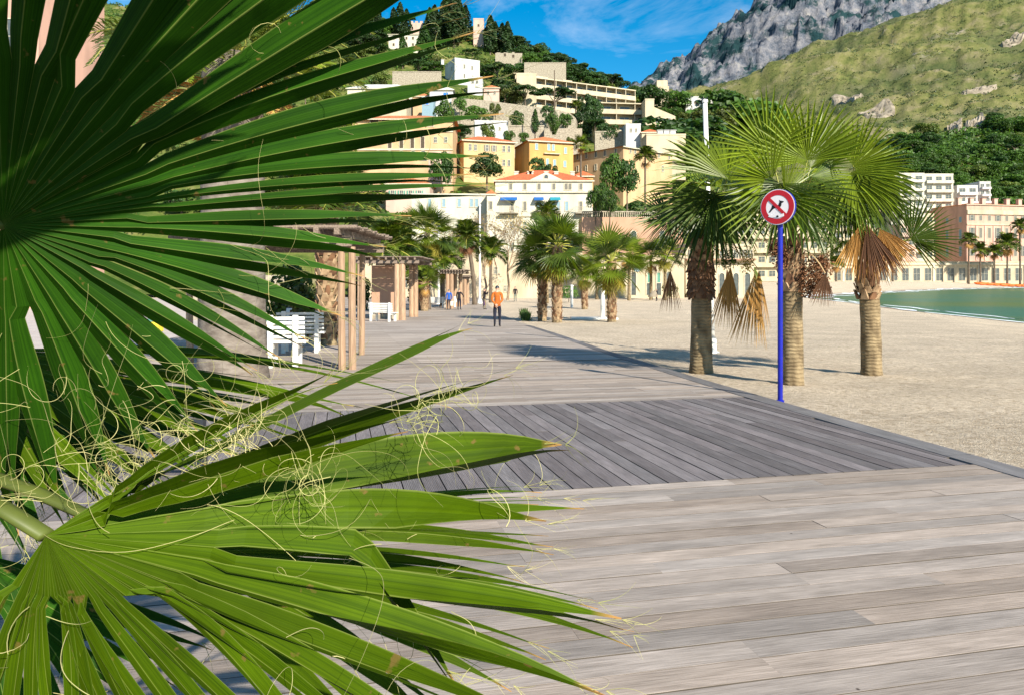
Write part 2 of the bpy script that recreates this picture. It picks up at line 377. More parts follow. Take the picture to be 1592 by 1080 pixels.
def watermat():
    m, n, l, b = nodes('sea_water')
    t = n.new('ShaderNodeTexCoord'); mp = n.new('ShaderNodeMapping'); mp.inputs['Scale'].default_value = (.6, 1.5, 1); l.new(t.outputs['Object'], mp.inputs[0])
    nz = n.new('ShaderNodeTexNoise'); nz.inputs['Scale'].default_value = .8; nz.inputs['Detail'].default_value = 6; l.new(mp.outputs[0], nz.inputs['Vector'])
    n2 = n.new('ShaderNodeTexNoise'); n2.inputs['Scale'].default_value = .05; n2.inputs['Detail'].default_value = 4; l.new(t.outputs['Object'], n2.inputs['Vector'])
    r = n.new('ShaderNodeMapRange'); r.inputs[1].default_value = .35; r.inputs[2].default_value = .65; l.new(n2.outputs[0], r.inputs[0])
    mx = n.new('ShaderNodeMixRGB'); mx.inputs[1].default_value = (.006, .12, .085, 1); mx.inputs[2].default_value = (.065, .13, .035, 1); l.new(r.outputs[0], mx.inputs[0])
    l.new(mx.outputs[0], b.inputs['Base Color']); b.inputs['Roughness'].default_value = .3; b.inputs['IOR'].default_value = 1.33; b.inputs['Specular IOR Level'].default_value = .18
    bp = n.new('ShaderNodeBump'); bp.inputs['Strength'].default_value = .6; bp.inputs['Distance'].default_value = .25; l.new(nz.outputs[0], bp.inputs['Height']); l.new(bp.outputs[0], b.inputs['Normal'])
    return m
mb = MB(); mb.add([(18, -300, SEA), (6000, -3000, SEA), (6000, 900, SEA), (18, 420, SEA)], [(0, 1, 2, 3)])
sea = mb.build('sea', watermat()); tag(sea, 'turquoise green sea in the bay', kind='structure')
# foam lines where the swell runs up
M['foam'] = mat('foam', (.82, .86, .88), (.7, .76, .8), rough=.9, scale=2)
sp = []
for (x0, y0), (x1, y1) in zip(SHORE[:-2], SHORE[1:-1]):
    k = max(2, int(math.hypot(x1-x0, y1-y0)/1.2))
    for i in range(k): sp.append((x0+(x1-x0)*i/k, y0+(y1-y0)*i/k))
sp = np.array(sp)
for _ in range(6): sp[1:-1] = (sp[:-2]+sp[1:-1]*2+sp[2:])/4
tn = np.gradient(sp, axis=0); tn /= np.linalg.norm(tn, axis=1)[:, None]; nr = np.stack([tn[:, 1], -tn[:, 0]], 1)  # seaward
surf = MB()
for off, wd, sd_ in ((-.6, .6, 1), (2.2, .22, 5)):
    a = off+(vnoise(sp[:, 0]*.22+sd_, sp[:, 1]*.22)-.5)*2.2; w_ = wd*np.clip((vnoise(sp[:, 0]*.5+sd_*3, sp[:, 1]*.31)-.25)*2.2, 0, 1.4)*np.interp(sp[:, 1], [60, 100, 140, 180, 240], [.5, 1.5, 1.5, 1.2, 1.1])
    n0 = len(sp); V = []
    for i in range(n0):
        for o_, z in ((a[i]-w_[i], .012), (a[i], .05), (a[i]+w_[i], .012)):
            x = sp[i, 0]+nr[i, 0]*o_; y = sp[i, 1]+nr[i, 1]*o_
            V.append((x, y, max(SEA, float(zsand(x, y)))+z+(.02 if off < 0 else 0)))
    surf.add(V, [tuple(q) for q in grid_quads(3, n0)])
so = surf.build('surf', M['foam'], smooth=True); tag(so, 'white foam lines of small waves along the shore', kind='stuff')
# pavement on the town side of the boardwalk
V = []; ts = np.arange(-10, 100, 4)
for t in ts:
    for s in (-60, -30, SLEFT-.02):
        x, y = st(s, t); V.append((x, y, zd(y)-.012))
pv = inst('pavement', np_mesh('pavement', V, grid_quads(3, len(ts)), M['pave'])); tag(pv, 'pale pavement on the town side of the boardwalk', kind='structure')
mb = MB(); mb.add([(-9000, -9000, SEA-1.6), (9000, -9000, SEA-1.6), (9000, 14000, SEA-1.6), (-9000, 14000, SEA-1.6)], [(0, 1, 2, 3)])
tag(mb.build('ground', M['ground']), 'flat ground to the horizon', kind='structure')
# ------------------------------------------------------------------ hills and mountains (real heights at real distances)
RX = [-900, -400, 100, 300, 450, 560, 640, 700, 760, 830, 900, 960, 1000, 1060, 1100, 1150, 1250, 1400, 1592, 1900, 2600]
RYY = [60, -20, 0, 20, 30, 40, 46, 52, 64, 84, 116, 140, 152, 166, 180, 200, 245, 300, 338, 360, 380]
WY = [100, 108, 118, 132, 150, 170, 190, 212, 236, 270, 310, 350, 400, 470]
WW = [0, .02, .12, .29, .43, .535, .62, .685, .735, .82, .92, 1.0, .93, .70]
def hill_z(X, Y, rough=True):
    X = np.asarray(X, float); Y = np.asarray(Y, float)
    px = 796+X/Y*F
    ridge = np.interp(px, RX, RYY); base = 458.0
    w = np.interp(Y, WY, WW)-1.3*np.interp(px, [1090, 1260], [0, 1])*np.interp(Y, [100, 330, 470], [1, .8, .6])
    py = base+(ridge-base)*w
    z = CH+(HZ-py)/F*Y
    if rough: z = z+(fbm(X*.05, Y*.05, 4)-.5)*5.0*np.clip((Y-125)/60, 0, 1)
    return z
def polar(pxs, Ys, zf, name, m):
    P, Yg = np.meshgrid(pxs, Ys); X = (P-796)/F*Yg
    return np_mesh(name, np.stack([X, Yg, zf(X, Yg)], -1).reshape(-1, 3), grid_quads(len(pxs), len(Ys)), m, smooth=True)
def slopemat(name, cols, scale, rock=None, rock_lo=.55, rock_hi=.7, detail=8, bump=.6, bdist=.5, rscale=None, rstretch=(1, 1, 1)):
    m, n, l, b = nodes(name)
    t = n.new('ShaderNodeTexCoord')
    nz = n.new('ShaderNodeTexNoise'); nz.inputs['Scale'].default_value = scale; nz.inputs['Detail'].default_value = detail; nz.inputs['Roughness'].default_value = .7; l.new(t.outputs['Object'], nz.inputs['Vector'])
    r = n.new('ShaderNodeValToRGB'); l.new(nz.outputs[0], r.inputs[0]); cr = r.color_ramp
    ps = np.linspace(.34, .66, len(cols))
    while len(cr.elements) < len(cols): cr.elements.new(.5)
    for e, p, c in zip(cr.elements, ps, cols): e.position = p; e.color = (*c, 1)
    out = r.outputs[0]
    if rock:
        mp = n.new('ShaderNodeMapping'); mp.inputs['Scale'].default_value = rstretch; l.new(t.outputs['Object'], mp.inputs[0])
        n2 = n.new('ShaderNodeTexNoise'); n2.inputs['Scale'].default_value = rscale or scale*.6; n2.inputs['Detail'].default_value = 9; n2.inputs['Roughness'].default_value = .68; l.new(mp.outputs[0], n2.inputs['Vector'])
        rr = n.new('ShaderNodeMapRange'); rr.inputs[1].default_value = rock_lo; rr.inputs[2].default_value = rock_hi; l.new(n2.outputs[0], rr.inputs[0])
        mx = n.new('ShaderNodeMixRGB'); l.new(rr.outputs[0], mx.inputs[0]); l.new(out, mx.inputs[1]); mx.inputs[2].default_value = (*rock, 1); out = mx.outputs[0]
    l.new(out, b.inputs['Base Color']); b.inputs['Roughness'].default_value = .95; b.inputs['Specular IOR Level'].default_value = .08
    bp = n.new('ShaderNodeBump'); bp.inputs['Strength'].default_value = bump; bp.inputs['Distance'].default_value = bdist; l.new(nz.outputs[0], bp.inputs['Height']); l.new(bp.outputs[0], b.inputs['Normal'])
    return m
m_hill = slopemat('hillside_ground', [(.035, .06, .015), (.075, .11, .022), (.14, .15, .04), (.26, .22, .12)], .12, bump=.8, bdist=.6)
hill = inst('hillside', polar(np.concatenate([np.arange(-900, 400, 25), np.arange(400, 1300, 8), np.arange(1300, 2601, 30)]), np.array([100, 104, 108, 113, 118, 125, 132, 140, 150, 160, 170, 180, 190, 200, 212, 224, 236, 252, 270, 290, 310, 330, 350, 370, 400, 430, 470]), hill_z, 'hillside', m_hill))
tag(hill, 'steep green hillside above the old town', kind='structure')
# green mountain
GXP = [700, 900, 1010, 1100, 1180, 1260, 1340, 1440, 1592, 1800, 2200, 2800]; GYP = [210, 170, 141, 127, 99, 64, 38, 6, -45, -110, -190, -230]
GW = [272, 300, 340, 380, 420, 480, 540, 620, 720, 850, 1000, 1200, 1350, 1600]; GWW = [-.32, -.24, -.10, 0, .13, .30, .43, .54, .65, .77, .87, .97, 1.0, .93]
def gully(X, Y):
    a = X*.86-Y*.5; c = X*.5+Y*.86
    g = fbm(c*.0042+3, a*.0011, 4, True); g2 = fbm(c*.016, a*.005+4, 4, True)
    return np.clip((g-.62)*4, 0, 1)*.8+np.clip((g2-.66)*4, 0, 1)*.55
def mount_z(X, Y):
    X = np.asarray(X, float); Y = np.asarray(Y, float); px = 796+X/Y*F
    py = 350+(np.interp(px, GXP, GYP)-350)*np.interp(Y, GW, GWW)
    z = CH+(HZ-py)/F*Y
    a = X*.86-Y*.5; c = X*.5+Y*.86         # gullies run down and to the left
    fade = np.clip((Y-480)/250, 0, 1)*np.clip((1480-Y)/250, .25, 1)
    g = fbm(c*.0042+3, a*.0011, 4, True); z = z-(g-.5)*120*fade-(fbm(c*.016, a*.005+4, 4, True)-.5)*40*fade
    z = z+((fbm(X*.02, Y*.02, 5)-.5)*22+(fbm(X*.09, Y*.09, 4)-.5)*9)*np.clip((Y-400)/150, 0, 1)
    return z
m_mnt = slopemat('mountain_scrub', [(.075, .09, .03), (.12, .135, .04), (.16, .16, .055), (.20, .185, .08), (.24, .205, .115)], .045, rock=(.34, .29, .22), rock_lo=.60, rock_hi=.70, bump=1, bdist=3.5, rscale=.03, detail=13)
mnt = inst('green_mountain', polar(np.concatenate([np.arange(700, 1000, 20), np.arange(1000, 1700, 4), np.arange(1700, 2801, 20)]), np.concatenate([np.arange(272, 480, 13), np.arange(480, 900, 7), np.arange(900, 1601, 14)]), mount_z, 'green_mountain', m_mnt))
_v = np.empty(len(mnt.data.vertices)*3, np.float32); mnt.data.vertices.foreach_get('co', _v); _v = _v.reshape(-1, 3)
_a = mnt.data.attributes.new('gully', 'FLOAT', 'POINT'); _a.data.foreach_set('value', np.clip(gully(_v[:, 0], _v[:, 1]), 0, 1).astype(np.float32))
_n = m_mnt.node_tree.nodes; _l = m_mnt.node_tree.links; _b = _n['Principled BSDF']; _src = _b.inputs['Base Color'].links[0].from_socket
_at = _n.new('ShaderNodeAttribute'); _at.attribute_name = 'gully'; _mx = _n.new('ShaderNodeMixRGB'); _mx.inputs[2].default_value = (.022, .05, .03, 1); _l.new(_at.outputs['Fac'], _mx.inputs[0]); _l.new(_src, _mx.inputs[1]); _l.new(_mx.outputs[0], _b.inputs['Base Color'])
tag(mnt, 'dry grassy mountainside with gullies', kind='structure')
# rocky mountain behind it
KXP = [600, 850, 960, 1010, 1060, 1100, 1150, 1180, 1230, 1300, 1400, 1500, 1700, 2200, 3000]; KYP = [260, 200, 160, 128, 94, 66, 29, 4, -30, -75, -130, -150, -120, -60, 0]
def rock_z(X, Y):
    X = np.asarray(X, float); Y = np.asarray(Y, float); px = 796+X/Y*F
    w = np.interp(Y, [1450, 1600, 1800, 2000, 2200, 2500], [0, .3, .6, .86, 1, .8])
    py = 330+(np.interp(px, KXP, KYP)-330)*w
    z = CH+(HZ-py)/F*Y
    a = X*.8-Y*.6; c = X*.6+Y*.8
    z = z-(fbm(c*.006, a*.002, 5, True)-.5)*150*np.clip((2150-Y)/300, .12, 1)+(fbm(X*.02+9, Y*.02, 6, True)-.5)*90+(fbm(X*.07, Y*.03, 4, True)-.5)*34*np.clip((2250-Y)/200, .3, 1)
    return z
m_rock = slopemat('rocky_mountain', [(.035, .05, .075), (.12, .135, .165), (.215, .215, .235), (.31, .295, .275)], .03, rock=(.018, .05, .055), rock_lo=.48, rock_hi=.55, bump=1, bdist=14, rscale=.011, detail=13)  # bluish tones put distance haze and shade into rock and scrub colour
rk = inst('rocky_mountain', polar(np.concatenate([np.arange(600, 980, 20), np.arange(980, 1620, 3.5), np.arange(1620, 3001, 25)]), np.arange(1450, 2501, 9), rock_z, 'rocky_mountain', m_rock))
tag(rk, 'grey limestone mountain with blue green scrub', kind='structure')

def hit(px, py, zf, Y0, Y1):
    Y = np.linspace(Y0, Y1, 1500); X = (px-796)/F*Y; z = zf(X, Y); r = CH+(HZ-py)/F*Y
    k = np.nonzero(z >= r)[0]; return float(Y[k[0]]) if len(k) else None
# ------------------------------------------------------------------ foliage kit
def cards(C, N, size, rs, asp=1.0, tilt=.6):
    """leaf clumps: small quads at points C facing roughly along N"""
    k = len(C); n = N+rs.normal(0, tilt, (k, 3)); n /= np.linalg.norm(n, axis=1)[:, None]
    a = np.cross(n, rs.normal(0, 1, (k, 3))); a /= np.linalg.norm(a, axis=1)[:, None]; b = np.cross(n, a)
    s = size*rs.uniform(.6, 1.35, (k, 1)); bow = n*s*.25
    V = np.stack([C-a*s-b*s*asp*.3, C-b*s*asp+bow, C+a*s+b*s*asp*.2, C+b*s*asp*rs.uniform(.7, 1.2, (k, 1))+bow*.5], 1).reshape(-1, 3)
    return V, np.arange(4*k).reshape(-1, 4)
def crown_points(kind, n, rs):
    if kind == 'cypress':
        h = rs.rand(n)**.8; r = np.sin(np.clip(h*.93+.07, 0, 1)*PI)**.6*(1-.5*h)*.5
        th = rs.rand(n)*2*PI; rr = r*(1+.25*np.sin(th*3+h*9))*np.sqrt(rs.uniform(.55, 1, n))
        P = np.stack([rr*np.cos(th), rr*np.sin(th), h*3.4], 1); N = np.stack([np.cos(th), np.sin(th), .5+0*th], 1); return P, N
    L = 16 if kind != 'pine' else 11; cs = []
    for i in range(L):
        d = rs.normal(0, 1, 3); d /= np.linalg.norm(d)
        if kind == 'pine': cs.append((d[0]*.75, d[1]*.75, .8+abs(d[2])*.22, rs.uniform(.22, .36)))
        else: cs.append((d[0]*.62, d[1]*.62, .75+d[2]*.52, rs.uniform(.30, .5)))
    cs = np.array(cs); j = rs.randint(0, L, n); d = rs.normal(0, 1, (n, 3)); d /= np.linalg.norm(d, axis=1)[:, None]
    d[:, 2] = np.where(d[:, 2] < -.35, -d[:, 2], d[:, 2])
    P = cs[j, :3]+d*cs[j, 3:4]*rs.uniform(.75, 1.05, (n, 1))*np.array([1, 1, .8 if kind != 'pine' else .45]); return P, d
def tree_mesh(name, kind, n, size, seed, mats, R=3.0, trunk=1.6):
    rs = np.random.RandomState(seed); P, N = crown_points(kind, n, rs)
    P = P*R; P[:, 2] += trunk-(.55*R*.6 if kind == 'round' else 0)
    V, Q = cards(P, N, size, rs)
    mb = MB(); top = Vector((rs.normal(0, .1), rs.normal(0, .1), trunk+R*.55))
    mb.tube([(0, 0, -7), (0, 0, -1.2), (0, 0, trunk*.5), top], [.09*R, .09*R*.8, .07*R*.8, .03*R], 6, 1)
    if kind != 'cypress':
        for i in range(5):
            p = P[rs.randint(len(P))]; mb.tube([top*.8, Vector(p)*.9], [.035*R, .012*R], 5, 1)
    me = bpy.data.meshes.new(name)
    nv = len(V); me.from_pydata([tuple(v) for v in V]+mb.v, [], [tuple(q) for q in Q]+[tuple(i+nv for i in f) for f in mb.f])
    for m in mats: me.materials.append(m)
    me.polygons.foreach_set('material_index', [0]*len(Q)+[1]*len(mb.f)); me.update(); return me
M['bark'] = mat('bark', (.16, .12, .085), (.08, .06, .04), scale=6, stretch=(1, 1, .3), bump=.5)
M['leaf_dark'] = leafmat('leaf_dark', (.05, .105, .02), (.024, .06, .014))
M['leaf_mid'] = leafmat('leaf_mid', (.085, .165, .022), (.045, .10, .016))
M['leaf_olive'] = leafmat('leaf_olive', (.12, .14, .03), (.065, .085, .02))
M['leaf_cyp'] = leafmat('leaf_cypress', (.035, .07, .018), (.018, .04, .012), trans=.15)
M['leaf_light'] = leafmat('leaf_light', (.15, .20, .035), (.085, .125, .025))
KIT = {'round': [tree_mesh('round_tree', 'round', 2600, .165, 20+i, (M[m], M['bark'])) for i, m in enumerate(('leaf_dark', 'leaf_mid', 'leaf_dark', 'leaf_olive', 'leaf_mid', 'leaf_light', 'leaf_mid'))],
       'cypress': [tree_mesh('cypress', 'cypress', 1900, .17, 40+i, (M[m], M['bark']), R=2.6, trunk=.8) for i, m in enumerate(('leaf_cyp', 'leaf_cyp', 'leaf_dark'))],
       'pine': [tree_mesh('pine', 'pine', 2200, .19, 60+i, (M['leaf_dark'], M['bark']), R=4.2, trunk=4.0) for i in range(3)]}
# ------------------------------------------------------------------ buildings
def plaster(name, c, k=.74, sc=.5): return mat(name, c, tuple(x*k for x in c), rough=.85, scale=sc, detail=9, bump=.2, bscale=4, spec=.15, stretch=(1, 1, .35), lo=.3, hi=.6)
M['cream'] = plaster('cream_plaster', (.55, .46, .32)); M['yellow'] = plaster('yellow_plaster', (.60, .42, .22)); M['orange'] = plaster('orange_plaster', (.62, .35, .12))
M['gold'] = plaster('gold_plaster', (.58, .385, .215)); M['whitewall'] = plaster('white_plaster', (.58, .55, .45)); M['coldwhite'] = plaster('cold_white_plaster', (.56, .56, .54))
M['pink'] = plaster('pink_plaster', (.60, .36, .27)); M['palepink'] = plaster('pale_pink_plaster', (.58, .42, .34)); M['concrete'] = plaster('cream_concrete', (.56, .475, .33))
M['brick'] = plaster('terrace_brick', (.50, .30, .20)); M['tile'] = mat('roof_tile', (.52, .20, .075), (.36, .12, .05), scale=1.2, stretch=(3, 1, 1), bump=.5, bscale=8)
M['tilered'] = mat('roof_tile_red', (.58, .15, .055), (.42, .10, .04), scale=1.2, stretch=(3, 1, 1), bump=.5, bscale=8)
M['glass'] = mat('dark_glass', (.10, .115, .11), (.05, .06, .065), rough=.15, spec=.6, scale=2); M['frame'] = mat('window_frame', (.62, .56, .42), rough=.6)
M['shut_grey'] = mat('grey_shutter', (.19, .18, .15), (.13, .125, .105), rough=.7, stretch=(1, 1, 14), scale=3); M['shut_blue'] = mat('blue_shutter', (.24, .36, .42), (.18, .28, .34), rough=.7, stretch=(1, 1, 14), scale=3)
M['shut_green'] = mat('green_shutter', (.12, .30, .22), (.08, .22, .16), rough=.7, stretch=(1, 1, 14), scale=3); M['awning'] = mat('awning_blue', (.01, .13, .42), (.01, .09, .3), rough=.8)
M['teal'] = mat('awning_teal', (.02, .28, .36), (.015, .2, .28), rough=.8); M['stone'] = mat('stone_wall', (.42, .37, .28), (.22, .185, .135), scale=2.2, bump=.9, bscale=2.6, detail=9, stretch=(1, 1, 1.8))
M['dark'] = mat('dark_opening', (.10, .075, .05), (.06, .045, .035), rough=.9); M['bluepane'] = mat('blue_shutter_bright', (.03, .20, .60), (.03, .15, .5), rough=.6)
wcache = {}; pcache = {}
def window_mesh(w, h, style, shut=None):
    key = (round(w, 1), round(h, 1), style, shut)
    if key in wcache: return wcache[key]
    w, h = max(round(w, 1), .3), max(round(h, 1), .3)
    mb = MB(); f = .09
    if style == 'arch':
        r = w/2; pts = [(-r, 0)]+[(r*math.cos(PI-PI*i/8), h-r+r*math.sin(PI*i/8)) for i in range(9)]+[(r, 0)]
        n = len(pts); q = 1+2*f/w
        pb = MB(); pb.add([(x, -.02, z) for x, z in pts], [tuple(range(n))])
        V = [(x*q, -.09, z+(f if 0 < z else 0)) for x, z in pts]+[(x, -.09, z) for x, z in pts]+[(x*q, 0, z+(f if 0 < z else 0)) for x, z in pts]
        mb.add(V, [(i, i+1, n+i+1, n+i) for i in range(n-1)]+[(i, i+1, 2*n+i+1, 2*n+i) for i in range(n-1)], 0)
    else:
        pb = MB(); pb.box(-w/2, w/2, -.025, 0, 0, h)
        for a in ((-w/2-f, -w/2, 0, h), (w/2, w/2+f, 0, h), (-w/2-f, w/2+f, h, h+f), (-w/2-f*1.6, w/2+f*1.6, -f, 0)): mb.box(a[0], a[1], -.1, 0, a[2], a[3], 0)
        if style != 'open':
            mb.box(-.03, .03, -.05, -.025, 0, h, 0); mb.box(-w/2, -.03, -.05, -.025, h*.55, h*.55+.05, 0); mb.box(.03, w/2, -.05, -.025, h*.55, h*.55+.05, 0)
        if shut and style == 'win':
            for sg in (-1, 1): mb.box(min(sg*(w/2+f), sg*(w/2+f+w*.48)), max(sg*(w/2+f), sg*(w/2+f+w*.48)), -.08, 0, 0, h, 2)
        if shut and style == 'closed': mb.box(-w/2, w/2, -.06, -.05, 0, h, 2)
    me = mb.mesh('window', [M['frame'], M['frame']]+([M[shut]] if shut else []))
    wcache[key] = (me, pb.mesh('pane', M['dark'] if style in ('open',) else M['glass'])); return wcache[key]
def put_window(par, w, h, style, shut, loc, rot=(0, 0, 0), name='window'):
    me, pm = window_mesh(w, h, style, shut); o = inst(name, me, par, loc, rot)
    if style != 'closed': inst('pane', pm, o)
    return o
RECT = []        # screen rectangles of the buildings, so that hillside trees do not stand in front of them
class House:
    def __init__(s, name, label, cat, pxc, px1, pyt, pyb, Y, wall, yaw=0, px0=None, depth=9.0, found=6, group=None):
        s.Y = Y; s.pxc = pxc; s.pyb = pyb; s.th = math.radians(yaw)
        s.w = (px1-pxc)/F*Y/math.cos(s.th); s.h = (pyb-pyt)/F*Y
        s.d = depth if px0 is None or yaw <= 0 else (pxc-px0)/F*Y/math.sin(s.th)
        s.root = thing(name, label, cat, at(pxc, pyb, Y), s.th, group)
        mb = MB(); mb.box(0, s.w, 0, s.d, -found, s.h); mb.build('wall', wall, s.root); s.wall = wall
        RECT.append((min(pxc, px0 or pxc), px1, pyt-4, pyb, Y))
    def X(s, px):   # photo column on the front -> local x
        a = (px-796)/F; c = (s.pxc-796)/F*s.Y
        return (a*s.Y-c)/(math.cos(s.th)-a*math.sin(s.th))
    def Z(s, py): return (s.pyb-py)/F*s.Y
    def win(s, px, py, wp, hp, style='win', shut=None, name='window'):
        w, h = wp/F*s.Y, hp/F*s.Y
        put_window(s.root, w, h, style, shut, (s.X(px), 0, s.Z(py)-h/2), name=name)
    def side(s, y, py, wp, hp, style='win', shut=None):     # window on the left-hand side wall
        w, h = wp/F*s.Y, hp/F*s.Y
        put_window(s.root, w, h, style, shut, (0, y, s.Z(py)-h/2), (0, 0, -PI/2))
    def hip(s, rise, m, ov=.5, run=None):
        mb = MB(); w, d = s.w, s.d; r = min(w, d)/2 if run is None else run; z = s.h+.012
        a = [(-ov, -ov, z), (w+ov, -ov, z), (w+ov, d+ov, z), (-ov, d+ov, z)]
        b = [(r, d/2, z+rise), (w-r, d/2, z+rise)] if w >= d else [(w/2, r, z+rise), (w/2, d-r, z+rise)]
        if w >= d: mb.add(a+b, [(0, 1, 5, 4), (1, 2, 5), (2, 3, 4, 5), (3, 0, 4), (3, 2, 1, 0)])
        else: mb.add(a+b, [(0, 1, 4), (1, 2, 5, 4), (2, 3, 5), (3, 0, 4, 5), (3, 2, 1, 0)])
        rf = mb.build('roof', m, s.root)
        mb = MB(); mb.box(-ov, w+ov, -ov, -ov+.12, z-.22, z-.004); mb.build('eave', M['frame'], s.root); return rf
    def flat(s, par=.6, m=None):
        mb = MB(); t = .25; w, d, z = s.w, s.d, s.h
        for b in ((-.06, w+.06, -.06, t), (-.06, w+.06, d-t, d+.06), (-.06, t, t, d-t), (w-t, w+.06, t, d-t)): mb.box(*b, z+.01, z+par)
        mb.build('parapet', m or s.wall, s.root)
    def band(s, py, t=.25, out=.15, m=None, name='cornice', x0=None, x1=None):
        z = s.Z(py); mb = MB(); mb.box(-.05 if x0 is None else x0, s.w+.05 if x1 is None else x1, -out, -.003, z-t/2, z+t/2); return mb.build(name, m or M['frame'], s.root)
    def chimney(s, px, rise=1.8, wd=.8, m=None, y=None):
        mb = MB(); x = s.X(px); y = s.d*.45 if y is None else y
        mb.cbox((x, y, s.h+rise/2), wd, wd*.8, rise); mb.cbox((x, y, s.h+rise+.08), wd*1.25, wd*1.05, .16); mb.build('chimney', m or s.wall, s.root)
M['terr'] = plaster('terracotta_band', (.42, .25, .17))
# -- the old-town row halfway up
a = House('villa', 'cream villa with a columned loggia and a row of arches, behind the big palm leaf', 'villa', 548, 704, 186, 296, 143, M['gold'], depth=12)
a.hip(2.0, M['tile'], .7)
for i, p in enumerate((582, 600, 618, 636, 653, 668)): a.win(p, 191.5, 12, 11, 'open', name='loggia_bay')
for p in (588, 606, 624, 642, 658): a.win(p, 243, 11, 15, 'arch')
for p in (606, 624, 641, 657): a.win(p, 222, 6, 18, 'open')
for p in (677, 693): a.win(p, 218, 4, 8, 'win')
a.band(205, .3); a.band(233, .25)
mb = MB(); mb.box(a.X(666), a.X(702), -.05, -.003, a.Z(288), a.Z(236)); mb.build('pink_panel', M['palepink'], a.root)
b = House('house', 'pale yellow house with a red tiled hip roof and pairs of small windows', 'house', 721, 800, 218, 296, 150, M['yellow'], yaw=16, px0=705)
b.hip(1.6, M['tilered'])
for p in (731, 739, 757, 768, 783, 791): b.win(p, 229, 4, 9, 'win', 'shut_grey' if p in (757, 768) else None)
for p in (757, 783, 791): b.win(p, 251, 4, 9)
b.side(2.2, 230, 4, 9)
c = House('house', 'deep orange house with pale blue shutters between the yellow houses', 'house', 823, 893, 219, 300, 150, M['orange'], yaw=17, px0=801)
c.hip(1.9, M['tile'])
for p, y_ in ((834, 228), (853, 228), (860, 228), (879, 232), (851, 251), (862, 252), (878, 253)): c.win(p, y_, 4, 9, 'closed', 'shut_blue')
c.band(238, .15, .5, x0=c.X(845), x1=c.X(870), name='balcony')
d = House('house', 'golden corner house with two sunny faces beside the tall slim palm', 'house', 969, 1062, 228, 300, 150, M['gold'], yaw=40, px0=893)
d.hip(1.9, M['tile'])
for p in (980, 987, 1010, 1024, 1040): d.win(p, 232, 3.5, 9, 'closed', 'shut_grey')
for p in (983, 1005, 1030): d.win(p, 254, 3.5, 9)
for y_ in (2, 5, 7.6, 10.4, 13): d.side(y_, 235 - y_*.25, 3.5, 9, 'closed', 'shut_grey'); d.side(y_, 257-y_*.4, 3.5, 9)
e = House('annexe', 'low orange annexe with a red lean-to roof below the slim palm', 'annexe', 893, 922, 274, 300, 140, M['orange'], depth=6); e.hip(1.2, M['tilered'], .3)
# -- the white hotel
h = House('hotel', 'white four storey hotel with a pediment and blue awnings', 'hotel', 770, 921, 281, 420, 122, M['whitewall'], depth=13)
h.hip(2.6, M['tilered'], .3)
mb = MB(); zc = h.h+.02; x0, x1 = h.X(822), h.X(876); mb.add([(x0, -.1, zc), (x1, -.1, zc), ((x0+x1)/2, -.1, zc+1.35), (x0, 3, zc), (x1, 3, zc), ((x0+x1)/2, 3, zc+1.35)], [(0, 1, 2), (0, 2, 5, 3), (1, 4, 5, 2), (3, 5, 4)]); pd = mb.build('pediment', M['whitewall'], h.root)
put_window(h.root, .6, .6, 'arch', None, (h.X(849), -.105, zc+.3), name='round_window')
for p in (794, 816, 838, 861, 880, 886, 903): h.win(p, 291, 5, 9, 'closed', 'shut_grey')
for p in (796, 816, 837, 844, 861, 868, 881, 903): h.win(p, 321, 5, 14, 'closed', 'shut_blue' if p in (837, 844, 861, 868, 881) else 'shut_grey')
for p in (796, 816, 838, 861, 881, 903): h.win(p, 352, 5, 13, 'win'); h.win(p, 384, 5, 13, 'win')
h.band(299, .3, .3); h.band(336, .25, .2)
for p0, p1, m in ((778, 804, 'awning'), (830, 845, 'awning'), (855, 871, 'teal')):
    mb = MB(); x0, x1 = h.X(p0), h.X(p1); z1, z0 = h.Z(307), h.Z(311); mb.add([(x0, -.02, z1), (x1, -.02, z1), (x1, -1.1, z0), (x0, -1.1, z0), (x1, -1.1, z0-.2), (x0, -1.1, z0-.2)], [(0, 1, 2, 3), (3, 2, 4, 5), (0, 3, 5), (1, 4, 2)]); mb.build('awning', M[m], h.root)
for p0, p1 in ((777, 806), (831, 872), (894, 921)):
    mb = MB(); x0, x1 = h.X(p0), h.X(p1); z = h.Z(332); mb.box(x0, x1, -1.2, -.004, z-.12, z)
    for i in range(int((x1-x0)/.25)+1): mb.box(x0+i*.25, x0+i*.25+.05, -1.2, -1.15, z+.003, z+.9)
    mb.box(x0, x1, -1.22, -1.14, z+.9, z+.97); mb.build('balcony', M['stone'], h.root)
for p in (803, 824, 827, 851, 867, 893): h.chimney(p, 1.9, .7, M['whitewall'], 4)
hw = House('hotel_wing', 'long low white hotel wing left of the pedimented hotel', 'building', 640, 757, 306, 420, 124, M['whitewall'], depth=10); hw.flat(.5)
for p in (668, 690, 714, 733, 741): hw.win(p, 316, 5, 12, 'closed', 'shut_blue'); hw.win(p, 348, 5, 12)
hs_ = House('annexe', 'small stair annexe with a red roof joining hotel and wing', 'annexe', 757, 770, 302, 420, 121, M['whitewall'], depth=6); hs_.hip(.8, M['tilered'], .2); hs_.win(763, 320, 5, 12, 'closed', 'shut_grey')
